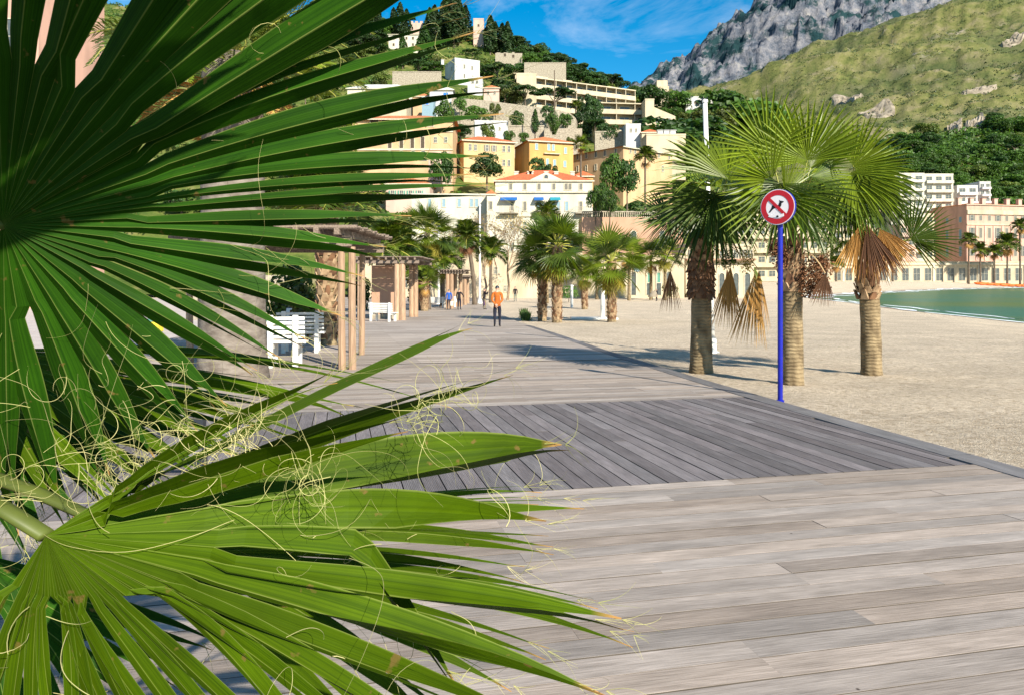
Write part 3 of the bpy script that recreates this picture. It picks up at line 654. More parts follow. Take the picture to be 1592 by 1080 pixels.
# -- the terraced apartment block
def slab_block(name, label, pxa, pxb, pyt, Ya, Yb, floors, fh, wall, skip_left=0, setback=0, roofbits=(), bay=3.4):
    pa, pb = at(pxa, pyt, Ya), at(pxb, pyt, Yb); dx, dy = pb.x-pa.x, pb.y-pa.y; L = math.hypot(dx, dy); H = floors*fh
    root = thing(name, label, 'apartment block', (pa.x, pa.y, pa.z-H), math.atan2(dy, dx))
    RECT.append((pxa, pxb, pyt-4, pyt+floors*fh*F/Ya, min(Ya, Yb)))
    for k in range(floors):
        z = k*fh; y = setback*k
        mb = MB(); mb.box(0, L, y+1.8, y+12, z, z+fh-.3); mb.build('wall', wall, root)
        mb = MB(); mb.box(-.2, L+.2, y, y+12.2, z+fh-.3, z+fh); mb.build('floor_slab', wall, root)
        mb = MB(); mb.box(-.1, L+.1, y, y+.14, z+.003, z+1.05); mb.build('balcony_front', wall, root)
        n = int(L/bay); pw = MB(); pw.box(-.09, .09, y+.15, y+1.79, z+.003, z+fh-.303); pw = pw.mesh('party_wall', wall)
        for i in range(n+1): inst('party_wall', pw, root, (i*L/n, 0, 0))
        for i in range(n):
            put_window(root, bay*.62, fh*.66, 'win', None, (i*L/n+L/n/2, y+1.79, z+.1))
    mb = MB(); mb.box(0, L, 2, 12, -6, -.003); mb.build('podium', wall, root)
    for f0, f1, rh in roofbits:
        mb = MB(); mb.box(L*f0, L*f1, 4, 9, H+.01, H+rh); mb.build('roof_house', wall, root)
    return root, L, H
r, L, H = slab_block('apartment_block', 'long cream apartment block of stacked balconies on the hillside', 832, 988, 120, 214, 229, 5, 3.0, M['concrete'], roofbits=((.05, .18, 1.6), (.33, .42, 1.5), (.78, .86, 1.3)))
sg = House('stair_tower', 'cream windowless end block of the long hillside apartments', 'building', 803, 834, 117, 190, 211, M['concrete'], depth=14, yaw=0); sg.chimney(812, 1.6, 4); sg.flat(.4)
slab_block('apartment_block', 'lower stepped cream apartment block with a red awning, right of the long one', 930, 1016, 159, 214, 216, 3, 3.0, M['concrete'], bay=4.4, setback=0)
tw = House('stair_tower', 'square cream stair tower of the stepped apartments', 'building', 1003, 1017, 156, 200, 210, M['concrete'], depth=8); tw.flat(.4)
st_ = House('apartment_wing', 'cream stepped wing sloping down right of the stair tower', 'building', 1017, 1050, 181, 205, 213, M['concrete'], depth=9)
mb = MB(); mb.add([(0, -.02, st_.h), (st_.w, -.02, st_.h), (0, -.02, st_.h+2.6), (0, 9, st_.h), (st_.w, 9, st_.h), (0, 9, st_.h+2.6)], [(0, 1, 2), (2, 1, 4, 5), (3, 5, 4), (0, 2, 5, 3)]); mb.build('sloping_roof', M['concrete'], st_.root)
for p in (1022, 1031, 1040): st_.win(p, 188, 5, 7)
# -- villas and walls higher up
v = House('villa', 'tall cubic white villa with a flat roof high on the hill', 'villa', 707, 745, 93, 134, 262, M['coldwhite'], yaw=24, px0=688); v.flat(.7)
for p, y_ in ((722, 102), (734, 103), (722, 117), (735, 118)): v.win(p, y_, 2.5, 6, 'closed', 'shut_grey')
v.side(3, 104, 2.5, 6, 'closed', 'shut_grey'); v.side(7, 118, 2.5, 6, 'closed', 'shut_grey')
v.chimney(699, 1.6, 1.0, M['coldwhite'], 8); v.chimney(738, 1.2, .8, M['coldwhite'])
v2 = House('house', 'small white house on the terrace under the cubic villa', 'house', 727, 750, 122, 146, 250, M['coldwhite'], depth=7); v2.flat(.5); v2.win(735, 128, 3, 4); v2.win(742, 128, 3, 4)
g = House('house', 'long low white house with a pale gravel roof behind the leaf tips', 'house', 540, 640, 138, 156, 196, M['whitewall'], depth=9); g.hip(2.2, M['coldwhite'], .4)
g2 = House('house', 'white gabled cottage with a bright blue shutter', 'house', 668, 704, 140, 158, 190, M['coldwhite'], depth=8); g2.hip(1.8, M['coldwhite'], .4); g2.win(693, 149, 7, 9, 'closed', 'bluepane')
g3 = House('house', 'little pale blue rendered hut below the white cottage', 'hut', 656, 674, 153, 170, 184, M['shut_blue'], depth=5); g3.flat(.3); g3.win(664, 160, 5, 7, 'closed', 'bluepane')
u = House('house', 'white two storey house among cypresses near the ridge', 'house', 604, 651, 54, 76, 311, M['whitewall'], depth=9); u.hip(1.2, M['tile'], .4)
for p in (612, 622, 632, 642): u.win(p, 60, 3, 4, 'open'); u.win(p, 70, 3, 4, 'open')
kk = House('ruined_wall', 'broken pale terrace wall under the ridge trees', 'wall', 770, 812, 83, 100, 313, M['stone'], depth=5, found=9); kk.win(785, 86, 4, 5, 'open'); kk.win(798, 88, 4, 5, 'open')
for i, (a_, b_) in enumerate(((772, 778), (783, 790), (796, 800))):
    mb = MB(); mb.box(kk.X(a_), kk.X(b_), 0, .8, kk.h+.003, kk.h+rb.uniform(.2, .5)); mb.build('broken_top', M['stone'], kk.root)
w1 = House('rampart', 'pinkish rampart wall on the ridge between cypresses', 'wall', 638, 683, 36, 56, 338, M['palepink'], depth=3); 
for i in range(6): mb = MB(); mb.box(w1.w*i/6, w1.w*(i+.55)/6, 0, .7, w1.h+.003, w1.h+.8); mb.build('merlon', M['palepink'], w1.root)
w2 = House('watchtower', 'small pink square tower on the wooded ridge', 'tower', 736, 752, 31, 60, 330, M['palepink'], depth=4.5); w2.flat(.6); w2.win(744, 40, 3, 4, 'open')
m_ = House('house', 'flat grey white garden building above the yellow houses', 'building', 738, 790, 190, 212, 172, M['coldwhite'], depth=7, yaw=4); m_.flat(.4); m_.win(777, 200, 2, 5, 'closed', 'shut_grey')
# stone retaining wall with a rounded right end
rw = thing('retaining_wall', 'long stone retaining wall with a rounded end below the apartments', 'wall', at(702, 200, 188))
rb0 = at(702, 200, 188); mb = MB(); V = []; pts = [(702, 152, 188), (760, 157, 188), (820, 165, 187), (868, 171, 187), (886, 176, 188), (895, 184, 190), (898, 190, 194)]
for px, pyt, Y in pts:
    p = at(px, pyt, Y)-rb0; V += [(p.x, p.y, -6), (p.x, p.y, p.z), (p.x, p.y+1.2, p.z)]
mb.add(V, [q for i in range(len(pts)-1) for q in ((3*i, 3*i+3, 3*i+4, 3*i+1), (3*i+1, 3*i+4, 3*i+5, 3*i+2))]); mb.build('wall', M['stone'], rw); RECT.append((702, 898, 150, 192, 186))
p1 = House('retaining_wall', 'lower grey garden wall above the orange house roof', 'wall', 846, 905, 200, 214, 168, M['stone'], depth=2)
x1 = House('house', 'white square house block right above the golden corner house', 'house', 973, 996, 195, 215, 182, M['coldwhite'], depth=7); x1.flat(.4); x1.win(981, 203, 2.5, 5); x1.win(989, 203, 2.5, 5)
x2 = House('house', 'house with a red tiled roof beside the white square house', 'house', 998, 1027, 206, 222, 180, M['cream'], depth=7); x2.hip(1.2, M['tilered'], .3)
x3 = House('house', 'pale flat roofed house with white roof tanks left of the first palm', 'house', 1005, 1066, 211, 240, 172, M['cream'], depth=8); x3.flat(.4)
for p in (1030, 1040, 1050): x3.chimney(p, 1.6, 1.3, M['coldwhite'], 3)
y1 = House('villa', 'two tiered cream villa on the saddle under the rocky mountain', 'villa', 1012, 1040, 136, 152, 335, M['cream'], depth=8); y1.flat(.5)
for p in (1017, 1024, 1031): y1.win(p, 142, 4, 4, 'open')
mb = MB(); mb.box(y1.w*.35, y1.w*.95, 1, 7, y1.h+.01, y1.h+3.4); mb.build('upper_storey', M['cream'], y1.root)
y2 = House('villa', 'wide white villa on the saddle behind the lamp pole', 'villa', 1066, 1112, 152, 172, 325, M['coldwhite'], depth=9); y2.flat(.5)
for p in (1072, 1082, 1092, 1102): y2.win(p, 160, 5, 4, 'open')
y3 = House('house', 'little stone ruin on the grassy mountainside', 'ruin', 1508, 1545, 131, 141, 760, M['whitewall'], depth=8, found=14); y3.hip(2.0, M['whitewall'], .4)
z1 = House('house', 'peach house with a terracotta roof half hidden by the lowest long leaf tips', 'house', 600, 668, 286, 330, 134, M['palepink'], depth=8); z1.hip(1.6, M['tile'], .4)
for p in (610, 624, 638, 652): z1.win(p, 302, 5, 10, 'win', 'shut_green')
z2 = House('house', 'narrow ochre house with a terracotta roof beside the long low white house', 'house', 642, 668, 150, 172, 192, M['gold'], depth=7); z2.hip(1.4, M['tile'], .3); z2.win(650, 160, 3.5, 6, 'closed', 'shut_grey'); z2.win(660, 160, 3.5, 6, 'closed', 'shut_grey')
z3 = House('house', 'cream house with a terracotta roof under the columned loggia villa ridge', 'house', 575, 632, 152, 172, 178, M['cream'], depth=8); z3.hip(1.5, M['tilered'], .4)
for p in (585, 600, 615): z3.win(p, 163, 4, 7, 'win')
z4 = House('house', 'small peach house above the left end of the stone retaining wall', 'house', 752, 776, 137, 152, 208, M['palepink'], depth=7); z4.hip(1.3, M['tile'], .3); z4.win(759, 145, 3, 5, 'win'); z4.win(769, 145, 3, 5, 'win')
for lb_, a_, b_, t_, y_, Y_ in (('low garden wall above the pale yellow house roof', 792, 846, 196, 206, 170), ('low garden wall on the slope above the red house roof', 925, 972, 205, 214, 186), ('garden terrace wall left of the tall cubic white villa', 610, 686, 112, 120, 240), ('garden terrace wall high on the grassy slope below the ridge wood', 815, 880, 98, 105, 285)):
    wz = House('garden_wall', lb_, 'wall', a_, b_, t_, y_, Y_, M['stone'], depth=.8); wz.band(t_, .25, .1, M['stone'], 'coping')
# -- across the bay
def far_flats(label, px0, px1, pyt, pyb, Y, floors, wall, shift=0):
    o = House('apartment_block', label, 'apartment block', px0, px1, pyt, pyb, Y, wall, depth=12); o.flat(.7)
    fh = o.h/floors
    for k in range(floors):
        mb = MB(); mb.box(.4, o.w-.4, -1.3, -.003, k*fh+fh*.1, k*fh+fh*.42); mb.build('balcony', wall, o.root)
        n = max(2, int(o.w/3.2))
        for i in range(n): put_window(o.root, o.w/n*.6, fh*.4, 'win', None, (o.w*(i+.5)/n, 0, k*fh+fh*.46))
    return o
far_flats('tall white flats across the bay, half behind the third palm', 1386, 1437, 272, 408, 285, 10, M['whitewall'])
far_flats('white balconied flats left of the pink hotel', 1437, 1482, 273, 330, 300, 4, M['whitewall'])
far_flats('small white flats above the left end of the pink hotel roof', 1488, 1520, 291, 320, 305, 2, M['coldwhite'])
far_flats('small stacked white house under the dark wood across the bay', 1523, 1540, 285, 318, 308, 3, M['coldwhite'])
far_flats('cream flats glimpsed between the second and third palm', 1296, 1384, 300, 408, 290, 7, M['cream'])
far_flats('cream block of flats behind the second palm trunk', 1062, 1290, 330, 440, 240, 5, M['cream'])
far_flats('cream flats directly left of the pink hotel corner, above the arcade', 1425, 1452, 335, 408, 288, 4, M['cream'])
far_flats('pale pink block of flats right of the third palm crown, above the arcade', 1398, 1424, 352, 408, 280, 3, M['palepink'])
pk = House('hotel', 'big pink and cream hotel facing the bay', 'hotel', 1503, 1700, 318, 436, 282, M['pink'], yaw=12, px0=1453)
pk.hip(3.5, M['tile'], .5)
pk.band(330, 1.6, .5, M['cream']); pk.band(349, .5, .3, M['cream']); pk.band(408, .6, .3, M['cream'])
for i in range(12):
    p = 1511+i*13.5
    for y_, hh in ((339, 8), (362, 16), (390, 16)): pk.win(p, y_, 5.5, hh, 'closed' if i % 3 else 'win', 'shut_grey')
    mb = MB(); x = pk.X(p+6.7); mb.box(x-.3, x+.3, -.25, -.004, pk.Z(405), pk.Z(351)); mb.build('pilaster', M['palepink'], pk.root)
    pk.win(p, 421, 7, 16, 'arch')
for k in range(4):
    for y_, hh in ((341, 8), (364, 15), (391, 15)): pk.side(3+k*6.5, y_, 5, hh, 'closed', 'shut_blue')
for i in range(9): pk.chimney(1510+i*19, 3.0, 1.6, M['palepink'], 6)
ar = House('arcade', 'long low cream arcade with tall glazed doors behind the far beach', 'arcade', 1120, 1760, 409, 441, 264, M['cream'], depth=9); ar.band(411, .5, .4); ar.flat(.5)
for i in range(36):
    p = 1126+i*17.6
    ar.win(p, 427, 10, 19, 'win', None)
    if i % 4 == 2: mb = MB(); x = ar.X(p+8.8); mb.box(x-.35, x+.35, -.3, -.004, 0, ar.h-.6); mb.build('pilaster', M['whitewall'], ar.root)
# -- promenade buildings in the middle
cb = House('seafront_building', 'long plain pale yellow seafront building behind the strollers', 'building', 560, 905, 398, 464, 99, M['cream'], depth=10); cb.flat(.4)
for p, y_, w_, h_ in ((753, 423, 4, 9), (771, 421, 5, 10), (786, 449, 3, 9), (790, 449, 3, 9), (700, 440, 7, 14), (660, 440, 7, 14), (630, 440, 7, 14), (590, 440, 9, 20), (845, 430, 6, 12), (870, 440, 6, 12)): cb.win(p, y_, w_, h_)
cc = House('seafront_building', 'cream seafront building with green shutters and arched doors', 'building', 905, 1064, 402, 463, 98, M['cream'], depth=10); cc.flat(.4)
for p in (985, 1009, 1024, 1040): cc.win(p, 441, 7, 36, 'arch')
for p in (1009, 1024): cc.win(p, 432, 5, 15, 'closed', 'shut_green')
for p in (930, 955): cc.win(p, 436, 6, 14)
ce = House('seafront_building', 'cream balconied seafront house behind the leftmost sand edge palm', 'building', 1066, 1172, 384, 462, 101, M['cream'], depth=9); ce.flat(.4); ce.band(404, .25, .9, M['terr'], 'balcony')
for p in (1078, 1100, 1122, 1144, 1162): ce.win(p, 395, 7, 13, 'win', 'shut_grey'); ce.win(p, 442, 8, 34, 'arch')
mb = MB(); mb.lathe([(0, .04), (.5, .04), (.5, 0)], 14); s_ = mb.build('sign_plate', M['shut_blue'], cc.root, (cc.X(991), -.1, cc.Z(417))); s_.rotation_euler = (PI/2, 0, 0)
tw_ = House('terrace_wall', 'brick coloured terrace wall with a stone balustrade behind the beach palms', 'wall', 905, 1062, 338, 402, 112, M['brick'], depth=6)
mb = MB()
for i in range(48): mb.box(tw_.w*i/48, tw_.w*i/48+.14, .1, .25, tw_.h+.003, tw_.h+.75)
mb.box(0, tw_.w, .05, .3, tw_.h+.75, tw_.h+.92); mb.build('balustrade', M['stone'], tw_.root)
for p in (940, 985, 1030): tw_.win(p, 372, 8, 26, 'arch')
sb = House('house', 'salmon pink house wall glimpsed through the topmost leaf at the left', 'house', -260, 60, -120, 470, 62, M['pink'], depth=10); sb.flat(.5)
for p in (-180, -110, -40, 25):
    for y_ in (-60, 60, 180, 300): sb.win(p, y_, 26, 60, 'win', 'shut_green')
gw = House('garden_wall', 'ochre garden wall behind the first white bench', 'wall', 300, 470, 428, 470, 40, M['stone'], depth=.6, found=1)
# ------------------------------------------------------------------ trees on the slopes
def hz(px, Y): return float(hill_z((px-796)/F*Y, Y))
def put_tree(kind, px, Y, hgt, label, cat='tree', group=None, zf=None, var=None, wid=1.0, name=None):
    me = KIT[kind][(var if var is not None else random.randrange(99)) % len(KIT[kind])]
    base = {'round': 4.9, 'cypress': 9.6, 'pine': 9.0}[kind]; s = hgt/base
    X = (px-796)/F*Y; z = float((zf or hill_z)(X, Y))
    nm = name or {'round': 'broadleaf_tree', 'cypress': 'cypress_tree', 'pine': 'pine_tree'}[kind]
    o = inst(nm, me, None, (X, Y, z-.1), (0, 0, random.uniform(0, 6.28)), (s*wid, s*wid, s)); tag(o, label, cat, group); return o
BASEPY = {757: 280, 686: 288, 835: 273, 857: 276, 952: 298, 975: 298, 862: 176, 817: 168, 785: 152, 800: 160, 910: 186, 925: 196, 905: 216, 945: 224, 690: 188, 740: 188, 716: 212, 832: 200, 803: 197}
def at_top(kind, px, pytop, Y, label, group=None, wid=1.0, minh=2.5, var=None, zf=None, wpx=None):
    X = (px-796)/F*Y; z = float((zf or hill_z)(X, Y)); top = CH+(HZ-pytop)/F*Y; H = max(minh, top-z)
    base = {'round': 4.9, 'cypress': 9.6, 'pine': 9.0}[kind]; zz = None
    if wpx:
        hc = 1.32*(BASEPY.get(px, pytop+wpx*1.0)-pytop)/F*Y
        if hc < H: H = hc; zz = top-hc
        wid = wpx/F*Y/{'round': 6.0, 'cypress': 2.6, 'pine': 8.0}[kind]/(H/base)
    o = put_tree(kind, px, Y, H, label, group=group, wid=wid, var=var, zf=zf)
    if zz is not None: o.location.z = zz
    return o
G1 = 'cypresses along the ridge'
L1 = 'dark columnar cypress standing on the ridge above the villas'
for px, top in ((566, 8), (578, 0), (586, 6), (612, 12), (622, 4), (632, 14), (668, 12), (676, 8), (690, 0), (697, -6), (706, -10), (714, 0), (724, 8), (762, 24), (770, 34), (781, 36), (789, 34)):
    at_top('cypress', px, top, random.uniform(322, 345), L1, G1, wid=1.5)
at_top('cypress', 626, 54, 280, 'cypress in front of the two storey white house under the ridge', wid=1.3)
at_top('cypress', 660, 40, 285, 'stout cypress right of the two storey white house', wid=1.6)
at_top('round', 757, 240, 141, 'dark rounded tree in front of the pale yellow house', wpx=54, var=0)
at_top('round', 686, 238, 138, 'dark bushy tree at the corner of the loggia villa', wpx=40, var=0)
at_top('round', 835, 247, 140, 'dark rounded bush in front of the orange house', wpx=28, var=2)
at_top('round', 857, 256, 138, 'smaller dark bush right of the rounded one by the orange house', wpx=24, var=0)
at_top('round', 952, 246, 128, 'broad green tree below the golden corner house', wpx=46, var=1)
at_top('round', 975, 252, 127, 'green tree right of the broad one, by the first palm', wpx=40, var=2)
at_top('pine', 862, 137, 205, 'dark umbrella tree in front of the long apartment block', wpx=62)
at_top('pine', 817, 134, 206, 'dark spreading tree under the cream end block', wpx=46)
at_top('round', 785, 122, 215, 'dark tree left of the cream end block', wpx=50, var=0)
at_top('round', 800, 128, 211, 'brownish dark tree beside the cream end block', wpx=44, var=3)
at_top('round', 910, 148, 205, 'dark tree below the middle of the long apartment block', wpx=30, var=0)
at_top('round', 925, 155, 203, 'dark tree left of the red awning', wpx=36, var=2)
at_top('round', 905, 176, 195, 'dense dark tree at the rounded end of the stone wall', wpx=40, var=2)
at_top('round', 925, 186, 192, 'dense dark tree right of the rounded stone wall', wpx=36, var=0)
at_top('round', 945, 192, 188, 'dark tree above the golden corner house', wpx=40, var=0)
at_top('round', 690, 160, 178, 'green bushy tree left of the stone wall below the white cottage', wpx=34, var=1)
at_top('round', 740, 168, 176, 'green bush growing against the stone retaining wall', wpx=46, var=1)
at_top('round', 716, 195, 165, 'round dark bush between the loggia villa and the grey white building', wpx=36, var=0)
at_top('cypress', 832, 170, 170, 'small columnar tree in front of the stone retaining wall', wpx=14, var=2)
at_top('round', 803, 172, 172, 'bush in front of the middle of the stone wall', wpx=24, var=4)
for px, top, Y, lb_ in ((935, 288, 110, 'tallest green tree between the white hotel and the brick terrace'), (948, 300, 108, 'green tree over the left end of the brick terrace balustrade'), (926, 296, 111, 'green tree touching the right edge of the white hotel')): at_top('round', px, top, Y, lb_, 'trees beside the white hotel', wpx=30, var=1)
for px, lb_ in ((1064, 'round bush below the sloping apartment wing, nearer the lamp pole'), (1036, 'round bush directly below the sloping apartment wing')): at_top('round', px, 188, 196, lb_, 'bushes below the apartment wing', wid=1.8, var=0)
for px, top, Y, lb_ in ((1010, 134, 310, 'dark tree left of the two tiered cream villa'), (1050, 140, 325, 'dark tree between the cream and the white saddle villas'), (1120, 150, 330, 'dark tree just right of the wide white saddle villa'), (1133, 160, 325, 'dark tree farther right of the wide white saddle villa'), (1100, 168, 300, 'dark tree below the wide white saddle villa')): at_top('round', px, top, Y, lb_, 'trees around the saddle villas', wid=1.3)
def blocked(px, pyb, h, Y, w):
    for x0, x1, y0, y1, YB in RECT:
        if YB > Y-1 and px+w > x0 and px-w < x1 and pyb > y0+2 and pyb-h < y1-2: return True
        if YB <= Y and YB > Y-14 and x0-2 < px < x1+2: return True   # inside a building's plot
    return False
NT = 0; rt = random.Random(5); tries = 0
GH = 'trees over the wooded hillside'
lab = {'round': 'bushy green tree among others on the wooded hillside', 'pine': 'dark umbrella pine on the wooded hillside', 'cypress': 'slim cypress on the wooded hillside'}
while NT < 290 and tries < 9000:
    tries += 1
    px = (rt.uniform(470, 1145) if rt.random() < .85 else rt.uniform(200, 480)) if rt.random() < .93 else rt.uniform(1145, 1420)
    Y = rt.choice([rt.uniform(128, 240), rt.uniform(230, 352), rt.uniform(270, 352)])
    X = (px-796)/F*Y; z = hz(px, Y); pyb = HZ-(z-CH)*F/Y
    kind = rt.choices(['round', 'pine', 'cypress'], [.72, .16, .12])[0]
    hgt = {'round': rt.uniform(3.5, 6.5), 'pine': rt.uniform(6.5, 9.5), 'cypress': rt.uniform(5, 9)}[kind]
    if Y < 240: hgt *= .75
    hp = hgt*F/Y; w = hp*.4
    if blocked(px, pyb, hp, Y, w): continue
    put_tree(kind, px, Y, hgt, lab[kind], group=GH+' ('+{'round': 'broadleaf', 'pine': 'pine', 'cypress': 'cypress'}[kind]+')', wid=rt.uniform(.9, 1.3)*(1.25 if kind == 'round' else 1)); NT += 1
for k in range(44):
    px = rt.uniform(800, 1000); Y = rt.uniform(320, 352)
    put_tree(rt.choice(['round', 'pine', 'round']), px, Y, rt.uniform(5, 7.5), 'dark tree of the wood along the falling ridge', group='trees along the falling ridge', wid=1.25, var=rt.choice([0, 2]))
_sl = iter(('first shrub from the left on top of the stone retaining wall', 'shrub on the wall below the small peach house', 'shrub at the middle of the stone retaining wall', 'shrub near the rounded end of the stone retaining wall', 'shrub right of the flat grey white garden building front', 'shrub over the right end of the pale yellow roof', 'shrub over the left end of the orange house roof', 'shrub behind the middle of the orange house roof', 'shrub behind the right end of the orange house roof', 'shrub over the left end of the pale yellow roof'))
for px, top, Y, w_ in ((715, 150, 184, 22), (770, 158, 184, 20), (852, 166, 183, 26), (880, 176, 184, 22), (758, 192, 167, 26), (792, 202, 160, 20), (815, 205, 160, 18), (862, 206, 158, 20), (888, 212, 156, 16), (702, 206, 152, 16)):
    at_top('round', px, top, Y, next(_sl), 'shrubs around the stone retaining wall', wpx=w_)
# the wood across the bay
def mz(X, Y): return mount_z(X, Y)
for k in range(150):
    px = rt.uniform(1385, 1680); u = rt.random(); Y = 300+u*230
    X = (px-796)/F*Y; pyb = HZ-(float(mz(X, Y))-CH)*F/Y
    if 1465 < px < 1542 and 180 < pyb < 240: continue
    put_tree('round' if rt.random() < .8 else 'pine', px, Y, rt.uniform(7, 11), 'green tree in the dense wood across the bay', group='trees of the wood across the bay', zf=mz, wid=1.35, var=rt.choice([1, 1, 2, 4, 5, 6]))
# scrub: uncountable small bushes
def scrub(name, label, k, pxr, Yr, zf, size, m, n_each, seed, keep=None):
    rs = np.random.RandomState(seed); px = rs.uniform(*pxr, k); Y = Yr[0]+(Yr[1]-Yr[0])*rs.rand(k)**.8; X = (px-796)/F*Y; Z = zf(X, Y)
    if keep is not None: q = keep(px, Y, X, Z); X, Y, Z = X[q], Y[q], Z[q]; k = len(X)
    r = size*rs.uniform(.5, 1.5, k)*np.interp(Y, Yr, [1, 1.5])
    C = np.repeat(np.stack([X, Y, Z], 1), n_each, 0); d = rs.normal(0, 1, C.shape); d /= np.linalg.norm(d, axis=1)[:, None]; d[:, 2] = np.abs(d[:, 2])
    C = C+d*np.repeat(r, n_each)[:, None]*np.array([1, 1, .75])
    V, Q = cards(C, d, size*.27, rs)
    tag(inst(name, np_mesh(name, V, Q, m)), label, kind='stuff')
def keep_h(px, Y, X, Z):
    pyb = HZ-(Z-CH)*F/Y; ok = np.ones(len(px), bool)
    for x0, x1, y0, y1, YB in RECT: ok &= ~((YB > Y-1) & (px > x0-3) & (px < x1+3) & (pyb > y0) & (pyb < y1+6)) & ~((px > x0) & (px < x1) & (Y > YB) & (Y < YB+12))
    return ok
scrub('hillside_scrub', 'low green scrub covering the hillside', 3400, (150, 1500), (122, 356), hill_z, 1.1, M['leaf_mid'], 34, 1, keep_h)
scrub('hillside_brush', 'olive brush covering the hillside', 2200, (150, 1500), (122, 356), hill_z, .9, M['leaf_olive'], 30, 2, keep_h)
M['mnt_bush'] = leafmat('mountain_bush', (.075, .11, .03), (.04, .065, .02), trans=.1)
scrub('mountain_scrub', 'scattered dark bushes on the grassy mountainside', 9000, (1000, 1750), (470, 1300), mount_z, 2.0, M['mnt_bush'], 10, 3)
scrub('wood_undergrowth', 'dense green undergrowth of the wood across the bay', 1800, (1330, 1800), (290, 500), mount_z, 2.6, M['leaf_mid'], 44, 4)
scrub('wood_canopy', 'green canopy of the wood across the bay', 1500, (1360, 1800), (300, 530), mount_z, 3.2, M['leaf_mid'], 44, 6)
# bare rock slabs
M['paleroc'] = mat('pale_rock', (.33, .28, .21), (.17, .14, .10), scale=.25, detail=9, bump=1, bscale=.5)
def rock(label, px, py, wpx, hpx, Y, seed, name='rock_outcrop'):
    rs = np.random.RandomState(seed); p = at(px, py, Y); w = wpx/F*Y; h = hpx/F*Y; n, k = 12, 7; V = []
    for j in range(k):
        for i in range(n):
            a = 2*PI*i/n; f = math.cos(j/(k-1)*PI/2)**.6; q = 1+rs.uniform(-.22, .22)
            V.append((p.x+w/2*math.cos(a)*f*q+(j/(k-1)-.5)*w*.2, p.y+w*.3*math.sin(a)*f*q, p.z-h/2+h*j/(k-1)*q))
    Q = [(j*n+i, j*n+(i+1) % n, (j+1)*n+(i+1) % n, (j+1)*n+i) for j in range(k-1) for i in range(n)]
    tag(inst(name, np_mesh(name, V, Q, M['paleroc'])), label, 'rock')
def patch(label, px, py, wpx, hpx, Y0, Y1, seed, tilt=0.0):
    rs = np.random.RandomState(seed); c = hit(px, py, mount_z, Y0, Y1)
    if not c: return
    n, k = 22, 9; V = []; lo = hit(px, py+hpx/2, mount_z, Y0, Y1) or c*.97; hi = hit(px, py-hpx/2, mount_z, Y0, Y1) or c*1.03
    lo, hi = min(lo, c*.99), max(hi, c*1.01); V.append((px, c))
    for j in range(1, k):
        for i in range(n):
            a = 2*PI*i/n; q = (j/(k-1))*(1+.35*(vnoise(i*.9+seed*7, 3.3)-.5)+rs.uniform(-.12, .12)*(j == k-1))
            v = math.sin(a)*q; V.append((px+wpx/2*(math.cos(a)*q+tilt*v), c+(hi-c)*v if v > 0 else c+(c-lo)*v))
    V = np.array(V); X = (V[:, 0]-796)/F*V[:, 1]; Z = mount_z(X, V[:, 1]); r_ = np.concatenate([[0], np.repeat(np.arange(1, k), n)])/(k-1)
    Z = Z+rs.uniform(.2, 1.0, len(X))*(c/420)*np.where(r_ > .95, -2.5, 1.6)
    fs = [(0, 1+i, 1+(i+1) % n) for i in range(n)]+[(1+(j-1)*n+i, 1+j*n+i, 1+j*n+(i+1) % n, 1+(j-1)*n+(i+1) % n) for j in range(1, k-1) for i in range(n)]
    mb = MB(); mb.add(list(zip(X, V[:, 1], Z)), fs); tag(mb.build('rock_outcrop', M['paleroc']), label, 'rock')
for a_ in (('pale landslide scar on the mountain behind the third palm, upper one', 1318, 156, 46, 16, 380, 1300, 3, -.6), ('pale landslide scar on the mountain behind the third palm, lower one', 1360, 176, 56, 20, 380, 1300, 8, -.6), ('pale rubble patch beside the mountainside ruin', 1522, 142, 60, 8, 420, 1300, 4), ('pale rock ledge high on the grassy mountain at the right edge', 1575, 66, 40, 8, 420, 1500, 5),
           ('pale bare rock slab on the edge of the wood, left one of two', 1484, 200, 28, 26, 330, 900, 1, .5), ('pale bare rock slab on the edge of the wood, right one of two', 1514, 196, 36, 28, 330, 900, 2, .5)): patch(*a_)
# ------------------------------------------------------------------ palms
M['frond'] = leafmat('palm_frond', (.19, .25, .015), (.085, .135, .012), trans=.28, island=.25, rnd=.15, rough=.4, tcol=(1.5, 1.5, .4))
M['frond_dark'] = leafmat('palm_frond_dark', (.085, .125, .016), (.04, .075, .010), trans=.22, island=.25, rnd=.15, rough=.4)  # darker copy of the frond green, with shade put into the colour
M['frond_yel'] = leafmat('palm_frond_yellow', (.36, .29, .03), (.22, .2, .03), trans=.3, island=.25, rnd=.15)
M['dead'] = leafmat('dead_frond', (.58, .35, .10), (.38, .20, .055), trans=.2, island=.3, rnd=.12, tcol=(1.2, .9, .5), rough=.8)
M['dead_dark'] = leafmat('dead_frond_dark', (.24, .11, .045), (.13, .06, .03), trans=.12, island=.3, tcol=(1.2, .9, .5), rough=.8)
M['petiole'] = mat('petiole', (.34, .33, .06), (.24, .25, .045), rough=.5, scale=3); M['drypet'] = mat('dry_petiole', (.46, .33, .17), (.32, .21, .1), rough=.8)
